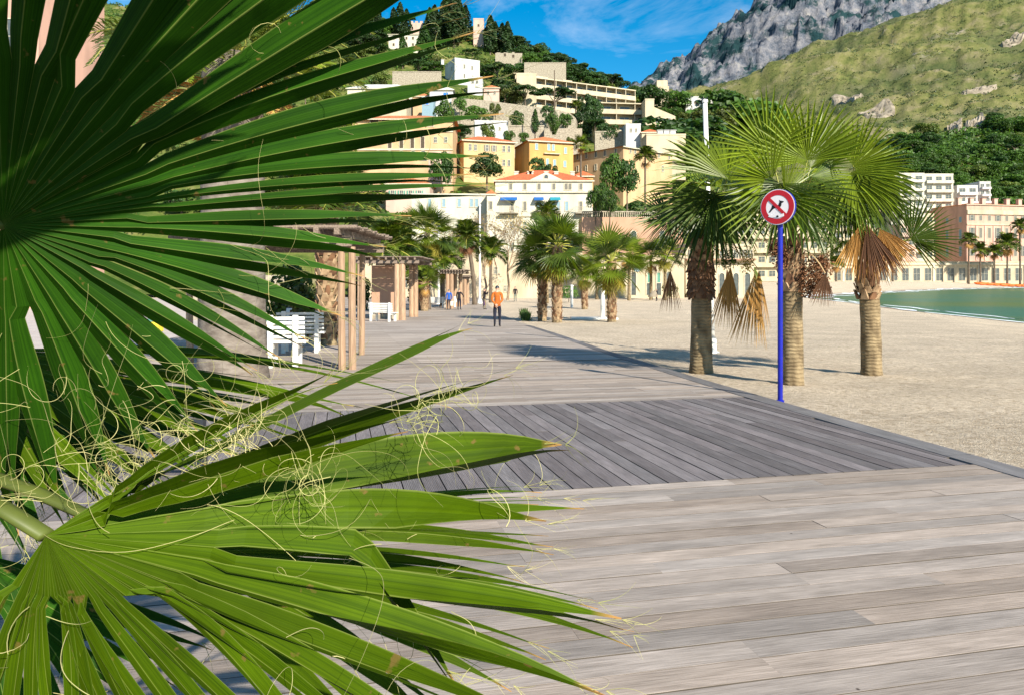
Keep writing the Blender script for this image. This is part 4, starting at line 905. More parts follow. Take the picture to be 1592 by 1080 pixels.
def palmtrunk(name, c, c2, ring=26):
    m = mat(name, c, c2, scale=7, stretch=(1, 1, .5), detail=7, bump=.3, rough=.9)
    n = m.node_tree.nodes; l = m.node_tree.links; b = n['Principled BSDF']; t = n.new('ShaderNodeTexCoord'); w = n.new('ShaderNodeTexWave'); w.bands_direction = 'Z'
    w.inputs['Scale'].default_value = ring/6.28; w.inputs['Distortion'].default_value = 6; w.inputs['Detail'].default_value = 3; l.new(t.outputs['Object'], w.inputs[0])
    bp = n.new('ShaderNodeBump'); bp.inputs['Strength'].default_value = .55; bp.inputs['Distance'].default_value = .018; l.new(w.outputs[0], bp.inputs['Height']); old = b.inputs['Normal'].links[0].from_node; l.new(old.outputs[0], bp.inputs['Normal']); l.new(bp.outputs[0], b.inputs['Normal']); return m
M['ptrunk'] = palmtrunk('ringed_palm_trunk', (.30, .225, .125), (.115, .08, .042), 34); M['pgrey'] = mat('grey_palm_trunk', (.24, .205, .17), (.13, .105, .085), scale=5, stretch=(1, 1, 2.2), detail=9, bump=.6, bscale=14, rough=.95)
M['boot'] = mat('leaf_base', (.45, .32, .19), (.22, .13, .07), scale=5, rough=.9); M['bootdark'] = mat('leaf_base_dark', (.23, .12, .06), (.10, .05, .03), scale=5, rough=.9)
UP = Vector((0, 0, 1))
def fan_blade(mb, H, d, n, R, rs, nseg=34, arc=230, split=.45, fold=.45, droop=.12, mi=0, cone=.12, thin=1.0, vee=0.0):
    d = d.normalized(); n = (n-d*n.dot(d)).normalized(); s = n.cross(d); A = math.radians(arc); ha = A/nseg/2
    ts = (0.0, split*.55, split, split+(1-split)*.45, split+(1-split)*.78, 1.0); wf = (0, 1, 1, .72, .36, .03)
    for i in range(nseg):
        a = -A/2+A*(i+.5)/nseg+rs.normal(0, .012); v = d*math.cos(a)+s*math.sin(a); q = n.cross(v)
        L = R*(.70+.30*math.cos(a*.75))*rs.uniform(.92, 1.06); dr = droop*rs.uniform(.6, 1.5)*L; vs = []; tw = rs.normal(0, .1)
        for t, f in zip(ts, wf):
            w = math.tan(ha)*L*min(t, split)*f*thin
            c = H+v*(L*t)+n*(cone*L*t*t*(1-.7*t)+vee*abs(math.sin(a))*L*t)-UP*(dr*max(0, t-.25)**2.2*1.6)
            qq = q+n*tw*t
            vs += [c-qq*w+n*fold*w*.5, c-n*fold*w*.5, c+qq*w+n*fold*w*.5]
        mb.add(vs, [f for k in range(5) for f in ((3*k, 3*k+1, 3*k+4, 3*k+3), (3*k+1, 3*k+2, 3*k+5, 3*k+4))], mi)
def curve(a, b, lift, k=8):
    return [a.lerp(b, i/(k-1))+UP*(lift*4*(i/(k-1))*(1-i/(k-1))) for i in range(k)]
def frond(parent, org, C, H, T, rs, mats, facing=.5, name='frond', lift=.08, thick=.016, label=None, **kw):
    """one fan leaf in place: petiole C->H, blade from H towards T; org = the thing's base"""
    mb = MB(); L = (T-H).length*.95; d = (T-H).normalized()
    view = (Vector((0, 0, CH))-H).normalized(); nrm = view*facing+UP*(1-facing)
    mb.tube([p-org for p in curve(C, H, lift*(H-C).length)], [thick*1.5-.5*thick*i/7 for i in range(8)], 5, 1, squash=.6)
    fan_blade(mb, H-org, d, nrm, L, rs, **kw)
    o = mb.build(name, mats, parent)
    if label: o['label'] = label
    return o
def trunk_mesh(h, r0, r1, flare=1.25, lean=(0, 0), n=16, rs=None):
    mb = MB(); k = 12; pts = []; rr = []
    for i in range(k):
        u = i/(k-1); pts.append((lean[0]*u*u, lean[1]*u*u, -.3+(h+.3)*u)); rr.append((r0+(r1-r0)*u)*(1+(flare-1)*max(0, 1-u*6))*(1+(rs.uniform(-.03, .03) if rs else 0)))
    mb.tube(pts, rr, n); return mb
def boots(mb, z0, z1, r, rs, rows=8, per=9, size=.09, up=1.0, lean=(0, 0)):
    for j in range(rows):
        for i in range(per):
            a = 2*PI*(i+.5*(j % 2))/per+rs.normal(0, .08); z = z0+(z1-z0)*(j+.5)/rows; e = Vector((math.cos(a), math.sin(a), 0)); t = Vector((-e.y, e.x, 0)); c = e*r*.93+Vector((lean[0], lean[1], z)); w = size*rs.uniform(.8, 1.2); hh = size*1.7*rs.uniform(.7, 1.3); o = size*rs.uniform(.35, .9)
            mb.add([c-t*w, c+t*w, c+t*w*.45+UP*hh*up+e*o, c-t*w*.45+UP*hh*up+e*o, c-t*w*.9+e*.02-UP*.02, c+t*w*.9+e*.02-UP*.02, c+t*w*.35+UP*hh*up+e*(o+.025), c-t*w*.35+UP*hh*up+e*(o+.025)], [(4, 5, 6, 7), (0, 3, 2, 1), (0, 4, 7, 3), (5, 1, 2, 6), (3, 7, 6, 2)], 1 if rs.rand() < .3 else 0)
# ---- the three fan palms at the edge of the sand
def near_palm(label, pxb, pyb, pxt, pyt, r0, r1, fr, seed, dead=(), boot=(0, 0, 1), extra=None):
    Y = 1513.0/(pyb-459); base = at(pxb, pyb, Y); base.z = float(zsand(base.x, base.y)); top = at(pxt, pyt, Y); rs = np.random.RandomState(seed)
    root = thing('fan_palm', label, 'palm tree', base); h = top.z-base.z; lean = (top.x-base.x, 0)
    trunk_mesh(h, r0, r1, lean=lean, rs=rs).build('trunk', M['ptrunk'], root, smooth=True)
    mb = MB(); boots(mb, boot[0], boot[1], r1*1.02, rs, rows=boot[2], per=8, size=.075, lean=lean); lb = mb.build('leaf_bases', [M['boot'], M['bootdark']], root); lb['kind'] = 'stuff'
    for spec in fr:
        hx, hy, tx, ty, dy, face, mk = spec
        H = at(hx, hy, Y+dy*.55); T = at(tx, ty, Y+dy)
        frond(root, base, top+Vector((0, 0, rs.uniform(-.12, .1))), H, T, rs, [M[mk], M['petiole']], face*(.95 if face > .85 else .55), nseg=int(rs.randint(25, 30)), arc=rs.uniform(150, 195) if face < .85 else 190, droop=rs.uniform(.06, .3) if face < .8 else rs.uniform(.0, .06), fold=.85, split=rs.uniform(.42, .54), thin=.92, cone=.2, vee=rs.uniform(.2, .55))
    for hx, hy, tx, ty, dy, mk, arc in dead:
        H = at(hx, hy, Y+dy); T = at(tx, ty, Y+dy*1.05)
        frond(root, base, top-Vector((0, 0, .15)), H, T, rs, [M[mk], M['drypet']], .9, name='dead_frond', lift=.25, thick=.011, nseg=24, arc=arc, droop=.05, fold=.8, split=.45, cone=.1, thin=1.7)
    return root, base, top, rs
FD, FN, FY = 'frond_dark', 'frond', 'frond_yel'
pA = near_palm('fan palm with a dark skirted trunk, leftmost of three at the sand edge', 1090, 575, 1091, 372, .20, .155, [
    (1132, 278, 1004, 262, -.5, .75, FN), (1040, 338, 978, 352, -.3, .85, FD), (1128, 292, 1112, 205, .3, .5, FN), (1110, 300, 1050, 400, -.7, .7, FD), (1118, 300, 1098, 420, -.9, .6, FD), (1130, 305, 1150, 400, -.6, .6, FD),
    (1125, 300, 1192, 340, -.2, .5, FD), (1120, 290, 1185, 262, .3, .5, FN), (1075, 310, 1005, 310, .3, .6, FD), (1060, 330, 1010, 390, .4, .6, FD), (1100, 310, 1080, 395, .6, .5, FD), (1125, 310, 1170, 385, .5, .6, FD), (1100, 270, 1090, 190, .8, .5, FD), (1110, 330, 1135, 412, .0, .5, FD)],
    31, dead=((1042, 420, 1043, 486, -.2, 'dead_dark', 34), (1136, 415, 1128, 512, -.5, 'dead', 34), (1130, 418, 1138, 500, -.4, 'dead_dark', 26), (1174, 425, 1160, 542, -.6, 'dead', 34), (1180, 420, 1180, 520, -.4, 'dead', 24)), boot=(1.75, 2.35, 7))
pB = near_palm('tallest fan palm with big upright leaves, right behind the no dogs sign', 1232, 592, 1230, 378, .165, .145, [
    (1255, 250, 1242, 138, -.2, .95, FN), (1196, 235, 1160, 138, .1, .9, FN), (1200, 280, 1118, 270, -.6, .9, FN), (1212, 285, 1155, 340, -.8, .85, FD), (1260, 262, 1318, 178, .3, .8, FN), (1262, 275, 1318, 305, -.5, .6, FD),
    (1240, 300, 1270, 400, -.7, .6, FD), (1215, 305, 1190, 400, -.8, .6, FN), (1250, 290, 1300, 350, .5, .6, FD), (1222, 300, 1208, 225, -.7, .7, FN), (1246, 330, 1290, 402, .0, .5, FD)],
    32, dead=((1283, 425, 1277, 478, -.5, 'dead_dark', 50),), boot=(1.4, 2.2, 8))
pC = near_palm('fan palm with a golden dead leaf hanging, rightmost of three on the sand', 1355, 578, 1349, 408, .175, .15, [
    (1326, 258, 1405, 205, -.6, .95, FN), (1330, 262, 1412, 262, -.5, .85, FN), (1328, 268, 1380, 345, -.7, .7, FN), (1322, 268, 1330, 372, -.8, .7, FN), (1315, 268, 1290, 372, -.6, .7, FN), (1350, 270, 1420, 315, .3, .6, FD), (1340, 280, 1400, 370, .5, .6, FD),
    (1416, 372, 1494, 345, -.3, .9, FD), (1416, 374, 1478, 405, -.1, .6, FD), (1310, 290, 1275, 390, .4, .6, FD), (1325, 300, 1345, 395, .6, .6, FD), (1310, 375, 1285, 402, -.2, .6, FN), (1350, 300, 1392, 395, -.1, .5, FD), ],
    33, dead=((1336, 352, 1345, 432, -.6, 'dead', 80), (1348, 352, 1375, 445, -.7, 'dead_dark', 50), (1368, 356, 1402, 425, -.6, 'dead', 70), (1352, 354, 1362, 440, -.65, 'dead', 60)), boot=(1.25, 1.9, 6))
# dry flower tangle hanging round the middle palm and dark berries by the left one
def tangle(root, base, Y, spots, m, seed, n=520, r=.17, th=.004, name='dry_flower_stalks'):
    rs = np.random.RandomState(seed); V = []; C = []
    for px, py, sr in spots:
        p = at(px, py, Y)-base
        for _ in range(n): d = rs.normal(0, .5, 3)*r*sr; C.append((p.x+d[0], p.y+d[1]*.6, p.z+d[2]*1.2))
    C = np.array(C); N = rs.normal(0, 1, C.shape); V, Q = cards(C, N, .013, rs, asp=1.6); o = inst(name, np_mesh(name, V, Q, m), root); o['kind'] = 'stuff'
tangle(pB[0], pB[1], pB[1].y-.25, ((1262, 420, 1.1), (1275, 435, .9), (1258, 445, .8), (1280, 410, .7), (1215, 400, .8), (1205, 385, .7)), M['dead_dark'], 3)
tangle(pA[0], pA[1], pA[1].y-.2, ((1133, 395, .6), (1128, 410, .6), (1140, 405, .5)), M['frond_dark'], 4, 120, name='berry_cluster'); tangle(pA[0], pA[1], pA[1].y-.2, ((1163, 395, .7), (1160, 412, .6)), M['frond_yel'], 5, 130)
mb = MB(); 
rsx = np.random.RandomState(8); boots(mb, 1.42, 2.0, .19, rsx, rows=8, per=12, size=.085, up=-1.0); o = mb.build('leaf_skirt', [M['bootdark'], M['dead_dark']], pA[0]); o['kind'] = 'stuff'
# ---- farther palms from shared leaves
def feather_mesh(name, L, m, seed, n=44, arch=.35, leaf=.42, w=.018):
    rs = np.random.RandomState(seed); mb = MB(); pts = []
    for i in range(10):
        u = i/9; pts.append(Vector((L*u*(1-.18*u*u), 0, L*arch*(1.4*u-1.9*u*u))))
    mb.tube(pts, [.022*(1-.8*i/9) for i in range(10)], 4, 1)
    for k in range(n):
        u = .14+.86*(k+.5)/n; x = u*9; i = min(8, int(x)); p = pts[i].lerp(pts[i+1], x-i); t = (pts[i+1]-pts[i]).normalized()
        for sg in (-1, 1):
            l = leaf*(math.sin(min(1, u*1.15)*PI)**.5*.8+.2)*rs.uniform(.85, 1.1); v = (t*rs.uniform(.5, .75)+Vector((0, sg*1, 0))+UP*rs.uniform(.1, .55)).normalized(); s = t.cross(v).normalized().cross(v)
            q = p+v*l-UP*l*.2; mdl = p+v*l*.5; mb.add([p, mdl-s*w, q, mdl+s*w], [(0, 1, 2, 3)], 0)
    return mb.mesh(name, [m, M['petiole']])
def fan_mesh(name, L, m, seed, droop=.15):
    rs = np.random.RandomState(seed); mb = MB(); mb.tube(curve(Vector((0, 0, 0)), Vector((L*.5, 0, 0)), .05*L, 6), .014, 4, 1); fan_blade(mb, Vector((L*.5, 0, 0)), Vector((1, 0, -.15)), UP, L*.55, rs, nseg=26, arc=230, droop=droop); return mb.mesh(name, [m, M['petiole']])
FR = {'feather': [feather_mesh('frond', 1.0, M[m], i, arch=a) for i, (m, a) in enumerate(((FD, .35), (FN, .3), (FD, .25)))],
      'fan': [fan_mesh('frond', 1.0, M[m], 20+i, d) for i, (m, d) in enumerate(((FD, .12), (FN, .2), (FN, .1)))],
      'fan_dark': [fan_mesh('frond', 1.0, M[m], 40+i, d) for i, (m, d) in enumerate(((FD, .12), (FD, .2), (FN, .1)))],
      'dead': [fan_mesh('dead_frond', 1.0, M['dead'], 30, .3), fan_mesh('dead_frond', 1.0, M['dead_dark'], 31, .3)], 'yel': [fan_mesh('dead_frond', 1.0, M[FY], 33, .3)]}
def far_palm(label, pxb, pyb, Y, pytop, rad_px, kind, nf=26, dead=0, tr=.16, tm='ptrunk', lean=0, booted=False, group=None, z=None, rise=(-.5, 1.35), deadk='dead', name=None):
    base = at(pxb, pyb, Y)
    if z is not None: base.z = z
    k = Y/F; h = (HZ-pytop)*k+CH-base.z; R = rad_px*k; rs = np.random.RandomState(int(pxb*7+pytop))
    root = thing(name or ('date_palm' if kind == 'feather' else 'fan_palm'), label, 'palm tree', base, group=group); le = (lean*k, 0)
    trunk_mesh(h, tr, tr*.8, lean=le, n=10).build('trunk', M[tm], root, smooth=True)
    if booted: mb = MB(); boots(mb, .05, h, tr*.92, rs, rows=max(4, int(h/.17)), per=8, size=.11); q = mb.build('leaf_bases', [M['boot'], M['bootdark']], root); q['kind'] = 'stuff'
    for i in range(nf+dead):
        d = i >= nf; az = 2.4*i+rs.normal(0, .2); u = (i+.5)/nf; el = (rise[0]+(rise[1]-rise[0])*u+rs.normal(0, .08)) if not d else rs.uniform(-1.35, -.9)
        fam = FR[deadk] if d else FR[kind]; s = R*(rs.uniform(.85, 1.12)*(1 if not d else .8))
        q = Matrix.Rotation(az, 4, 'Z') @ Matrix.Rotation(-el, 4, 'Y') @ Matrix.Rotation(rs.normal(0, .3), 4, 'X')
        o = inst('dead_frond' if d else 'frond', fam[i % len(fam)], root, (le[0], 0, h-(.15 if d else 0)), q.to_euler(), s)
    return root
zb = lambda px, Y: float(zsand((px-796)/F*Y, Y))
# beach group behind the walker
far_palm('dark trunked fan palm on the sand, left of the pale trunked one', 843, 497, 39, 395, 60, 'fan_dark', 30, 2, .22, 'ptrunk', booted=True, z=zb(843, 39), rise=(-.9, 1.3))
far_palm('fan palm with a pale cross hatched trunk on the sand by the boardwalk', 866, 500, 37, 385, 66, 'fan_dark', 36, 5, .24, 'ptrunk', booted=True, z=zb(866, 37), rise=(-.9, 1.4), deadk='yel')
far_palm('short fan palm with a yellow dead leaf, right of the shower post', 951, 496, 38, 408, 62, 'fan', 24, 7, .22, 'ptrunk', booted=True, z=zb(951, 38), rise=(-.8, 1.4), deadk='yel')
far_palm('small distant fan palm left of the shower post', 909, 470, 62, 425, 34, 'fan', 20, 4, .25, booted=True, z=zb(909, 62), deadk='yel')
far_palm('distant fan palm behind the leftmost sand edge palm', 1034, 462, 88, 395, 38, 'fan', 22, 4, .2, z=zb(1034, 88), deadk='yel')
far_palm('distant fan palm in front of the arched doors', 1012, 462, 90, 402, 36, 'fan', 20, 3, .2, z=zb(1012, 90))
far_palm('distant fan palm just left of the arched doors', 978, 463, 88, 398, 34, 'fan', 20, 3, .2, z=zb(978, 88))
far_palm('distant palm at the foot of the white hotel', 928, 463, 92, 395, 32, 'fan', 20, 3, .2, z=zb(928, 92), deadk='yel')
far_palm('bright palm in front of the white hotel facade', 850, 466, 78, 335, 30, 'feather', 22, 2, .2, z=zd(78))
# town side
far_palm('tall date palm with a leaning dark trunk beside the strollers', 738, 468, 72, 372, 36, 'feather', 30, 4, .23, 'bark', lean=-12, z=zd(72), rise=(-.6, 1.4))
far_palm('date palm with a slender straight trunk behind the strollers', 763, 466, 80, 392, 34, 'feather', 28, 2, .2, 'bark', z=zd(80), rise=(-.5, 1.4))
far_palm('big bushy date palm above the second pergola', 604, 480, 52, 388, 62, 'feather', 40, 0, .3, 'bark', z=zd(52), rise=(-.5, 1.4))
far_palm('shaggy fan palm with a golden skirt behind the second pergola', 664, 476, 60, 362, 52, 'fan', 30, 14, .3, 'bark', z=zd(60), rise=(-.5, 1.4), deadk='yel')
far_palm('bushy palm under the golden skirted fan palm', 652, 478, 58, 418, 42, 'feather', 30, 4, .25, 'bark', z=zd(58), rise=(-.7, 1.3))
far_palm('date palm hidden behind the third pergola', 688, 472, 66, 405, 42, 'feather', 28, 4, .25, 'bark', z=zd(66), deadk='yel')
far_palm('date palm with a pineapple patterned trunk behind the first pergola', 508, 552, 19.5, 330, 120, 'feather', 30, 0, .26, 'ptrunk', booted=True, z=zd(19.5), rise=(0, 1.4))
far_palm('stocky fan palm stump between the second pergola and the benches', 660, 481, 57, 440, 30, 'fan', 16, 3, .3, booted=True, z=zd(57))
far_palm('tall slim fan palm standing before the orange and golden houses', 903, 300, 138, 226, 17, 'fan_dark', 26, 6, .22, 'bark', z=hz(903, 138), deadk='dead')
far_palm('pale palm before the sunny face of the golden corner house', 1003, 300, 132, 244, 22, 'feather', 24, 2, .2, 'bark', z=hz(1003, 132))
far_palm('palm at the end of the long apartment block terrace', 895, 196, 200, 165, 12, 'feather', 20, 0, .25, 'bark', z=hz(895, 200))
for i, (px, top, lb) in enumerate(((1506, 374, 'left'), (1524, 390, 'short'), (1546, 392, 'third'), (1566, 380, 'broad'), (1586, 352, 'tallest'), (1388, 398, 'far left'), (1300, 410, 'small'))):
    Y = 256; far_palm({'left': 'tall palm before the left corner of the pink hotel', 'short': 'shorter palm second before the pink hotel', 'third': 'palm in the middle of the pink hotel front', 'broad': 'broad crowned palm left of the tallest one by the pink hotel', 'tallest': 'tallest palm before the pink hotel at the right edge', 'far left': 'palm before the arcade right of the third sand palm', 'small': 'small palm before the arcade left of the third sand palm'}[lb], px, 440, Y, top, 17 if lb != 'broad' else 24, 'feather', 24, 5, .32, 'bark', z=float(zsand((px-796)/F*Y, Y)))
# the big grey trunked palm behind the pergola, its crown high behind the near leaf
bgp = at(362, 587, 11.8); bgp.z = zd(11.8)
root = thing('date_palm', 'huge palm with a thick grey trunk rising behind the foreground leaves', 'palm tree', bgp)
trunk_mesh(5.1, .52, .46, 1.18, n=24, rs=np.random.RandomState(2)).build('trunk', M['pgrey'], root, smooth=True)
rs = np.random.RandomState(5); FRB = [feather_mesh('frond', 3.0, M[m], 60+i, n=90, arch=a, leaf=.5, w=.014) for i, (m, a) in enumerate(((FN, .3), (FD, .3), (FN, .2)))]; FRD = [feather_mesh('dead_frond', 2.2, M['dead'], 70, n=60, arch=.1, leaf=.45, w=.016)]
for i in range(44):
    az = 2.4*i; u = (i+.5)/44; el = -.35+1.6*u; q = Matrix.Rotation(az, 4, 'Z') @ Matrix.Rotation(-el, 4, 'Y'); inst('frond', FRB[i % 3], root, (0, 0, 5.0), q.to_euler(), rs.uniform(.85, 1.1))
for i in range(12):
    q = Matrix.Rotation(.55*i-1.0, 4, 'Z') @ Matrix.Rotation(rs.uniform(.3, .75), 4, 'Y'); inst('dead_frond', FRD[0], root, (0, 0, 4.9), q.to_euler(), rs.uniform(.8, 1.05))
# ---- bare winter trees before the hotel
M['twig'] = mat('twig_bark', (.30, .22, .14), (.2, .14, .09)); M['sere'] = leafmat('sere_leaf', (.36, .28, .09), (.24, .17, .06), trans=.2, tcol=(1.2, 1, .5))
def bare_tree(label, px, Y, pytop, seed, spread=.55):
    rs = random.Random(seed); base = at(px, 466, Y); base.z = zd(Y); h = CH+(HZ-pytop)/F*Y-base.z; root = thing('plane_tree', label, 'tree', base); mb = MB(); tips = []
    def br(p, d, l, r, k):
        q = p+d*l; mb.tube([p, p.lerp(q, .5)+Vector((rs.gauss(0, .04), rs.gauss(0, .04), 0))*l, q], [r, r*.85, r*.7], 5, caps=False)
        if k == 0: tips.append(q); return
        for _ in range(3 if k > 1 else 4):
            e = (d+Vector((rs.gauss(0, spread), rs.gauss(0, spread), rs.gauss(.12, .25)))).normalized(); br(q, e, l*rs.uniform(.6, .8), r*.6, k-1)
    br(Vector((0, 0, -.1)), UP.copy(), h*.32, .17, 5); mb.build('trunk', M['twig'], root)
    r2 = np.random.RandomState(seed); C = np.array([tuple(t) for t in tips]); C = np.repeat(C, 2, 0)+r2.normal(0, .25, (2*len(C), 3)); V, Q = cards(C, r2.normal(0, 1, C.shape), .075, r2); q = inst('crown', np_mesh('crown', V, Q, M['sere']), root); q['kind'] = 'stuff'
bare_tree('bare brown winter tree left of the hotel balconies', 789, 88, 325, 1); bare_tree('bare winter tree in front of the hotel stair annexe', 752, 90, 328, 2); bare_tree('bare winter tree behind the tall leaning palm', 718, 92, 330, 3)
# ------------------------------------------------------------------ the near palm: every leaf segment is its own piece
def segmat(name, c, c2, trans, rough=.38, tcol=(1.3, 1.6, .35)):
    m, n, l, b = nodes(name); o = n['Material Output']
    uv = n.new('ShaderNodeUVMap'); sx = n.new('ShaderNodeSeparateXYZ'); l.new(uv.outputs[0], sx.inputs[0])
    oi = n.new('ShaderNodeObjectInfo')
    mp = n.new('ShaderNodeMapping'); mp.inputs['Scale'].default_value = (26, .7, 1); l.new(uv.outputs[0], mp.inputs[0])
    cb = n.new('ShaderNodeCombineXYZ'); l.new(oi.outputs['Random'], cb.inputs[2]); va = n.new('ShaderNodeVectorMath'); va.operation = 'MULTIPLY_ADD'; va.inputs[1].default_value = (1, 1, 1)
    sc = n.new('ShaderNodeVectorMath'); sc.operation = 'SCALE'; sc.inputs['Scale'].default_value = 50; l.new(cb.outputs[0], sc.inputs[0]); l.new(mp.outputs[0], va.inputs[0]); l.new(sc.outputs[0], va.inputs[2])
    nz = n.new('ShaderNodeTexNoise'); nz.inputs['Scale'].default_value = 1.0; nz.inputs['Detail'].default_value = 5; l.new(va.outputs[0], nz.inputs['Vector'])
    r = n.new('ShaderNodeMapRange'); r.inputs[1].default_value = .3; r.inputs[2].default_value = .7; l.new(nz.outputs[0], r.inputs[0])
    mx = n.new('ShaderNodeMixRGB'); mx.inputs[1].default_value = (*c2, 1); mx.inputs[2].default_value = (*c, 1); l.new(r.outputs[0], mx.inputs[0])
    n3 = n.new('ShaderNodeTexNoise'); n3.inputs['Scale'].default_value = 9; n3.inputs['Detail'].default_value = 5; t = n.new('ShaderNodeTexCoord'); l.new(t.outputs['Object'], n3.inputs['Vector'])
    r4 = n.new('ShaderNodeMapRange'); r4.inputs[1].default_value = .35; r4.inputs[2].default_value = .7; r4.inputs[3].default_value = .82; r4.inputs[4].default_value = 1.18; l.new(n3.outputs[0], r4.inputs[0])
    rr = n.new('ShaderNodeMapRange'); rr.inputs[3].default_value = .82; rr.inputs[4].default_value = 1.15; l.new(oi.outputs['Random'], rr.inputs[0])
    mu = n.new('ShaderNodeMath'); mu.operation = 'MULTIPLY'; l.new(rr.outputs[0], mu.inputs[0]); l.new(r4.outputs[0], mu.inputs[1])
    h = n.new('ShaderNodeHueSaturation'); l.new(mx.outputs[0], h.inputs['Color']); l.new(mu.outputs[0], h.inputs['Value'])
    # pale midrib and margins, dry tip
    a = n.new('ShaderNodeMath'); a.operation = 'ABSOLUTE'; s5 = n.new('ShaderNodeMath'); s5.operation = 'SUBTRACT'; s5.inputs[1].default_value = .5; l.new(sx.outputs[0], s5.inputs[0]); l.new(s5.outputs[0], a.inputs[0])
    rm = n.new('ShaderNodeMapRange'); rm.inputs[1].default_value = .012; rm.inputs[2].default_value = .03; rm.inputs[3].default_value = .35; rm.inputs[4].default_value = 0; l.new(a.outputs[0], rm.inputs[0])
    re = n.new('ShaderNodeMapRange'); re.inputs[1].default_value = .47; re.inputs[2].default_value = .495; re.inputs[4].default_value = .4; l.new(a.outputs[0], re.inputs[0])
    mm = n.new('ShaderNodeMath'); mm.operation = 'MAXIMUM'; l.new(rm.outputs[0], mm.inputs[0]); l.new(re.outputs[0], mm.inputs[1])
    m1 = n.new('ShaderNodeMixRGB'); m1.inputs[2].default_value = (.30, .34, .09, 1); l.new(mm.outputs[0], m1.inputs[0]); l.new(h.outputs[0], m1.inputs[1])
    rt_ = n.new('ShaderNodeMapRange'); rt_.inputs[1].default_value = .945; rt_.inputs[2].default_value = .985; l.new(sx.outputs[1], rt_.inputs[0])
    m2 = n.new('ShaderNodeMixRGB'); m2.inputs[2].default_value = (.36, .20, .07, 1); l.new(rt_.outputs[0], m2.inputs[0]); l.new(m1.outputs[0], m2.inputs[1])
    vo = n.new('ShaderNodeTexNoise'); vo.inputs['Scale'].default_value = 55; vo.inputs['Detail'].default_value = 3; l.new(t.outputs['Object'], vo.inputs['Vector'])
    rv = n.new('ShaderNodeMapRange'); rv.inputs[1].default_value = .68; rv.inputs[2].default_value = .74; rv.inputs[4].default_value = .75; l.new(vo.outputs[0], rv.inputs[0])
    m3 = n.new('ShaderNodeMixRGB'); m3.inputs[2].default_value = (.16, .10, .03, 1); l.new(rv.outputs[0], m3.inputs[0]); l.new(m2.outputs[0], m3.inputs[1]); m2 = m3
    l.new(m2.outputs[0], b.inputs['Base Color']); b.inputs['Roughness'].default_value = rough; b.inputs['Specular IOR Level'].default_value = .08
    bp = n.new('ShaderNodeBump'); bp.inputs['Strength'].default_value = .18; bp.inputs['Distance'].default_value = .002; l.new(nz.outputs[0], bp.inputs['Height']); l.new(bp.outputs[0], b.inputs['Normal'])
    tr = n.new('ShaderNodeBsdfTranslucent'); g = n.new('ShaderNodeMixRGB'); g.blend_type = 'MULTIPLY'; g.inputs[0].default_value = 1; g.inputs[2].default_value = (*tcol, 1); l.new(m2.outputs[0], g.inputs[1]); l.new(g.outputs[0], tr.inputs['Color'])
    ms = n.new('ShaderNodeMixShader'); ms.inputs[0].default_value = trans; l.new(b.outputs[0], ms.inputs[1]); l.new(tr.outputs[0], ms.inputs[2]); l.new(ms.outputs[0], o.inputs['Surface'])
    return m
M['seg'] = segmat('leaf_segment_green', (.024, .080, .003), (.009, .040, .002), .08, rough=.6)  # leaf green darkened, with shade put into the colour
M['seglit'] = segmat('leaf_segment_lush', (.066, .115, .001), (.030, .062, .001), .13, rough=.6)  # lighter copy of the segment green, with sunlight put into the colour
M['petdark'] = mat('green_petiole', (.10, .125, .02), (.05, .065, .015), rough=.5, scale=8)
M['fibre'] = mat('leaf_fibre', (.50, .45, .20), (.28, .29, .08), rough=.6, scale=9)
PB = Vector((-1.55, 1.15, zd(1.15)))
near = thing('fan_palm', 'large fan palm in the left foreground with long green leaf fingers and curly threads', 'palm tree', PB)
TOP = Vector((-1.5, 1.15, 1.25))
mb = trunk_mesh(TOP.z-PB.z, .26, .22, 1.2, n=18, rs=np.random.RandomState(1)); mb.build('trunk', M['ptrunk'], near, smooth=True)
mb = MB(); boots(mb, .3, TOP.z-PB.z, .235, np.random.RandomState(4), rows=8, per=10, size=.1); o = mb.build('leaf_bases', [M['boot'], M['bootdark']], near); o['kind'] = 'stuff'
SEGEDGE = []
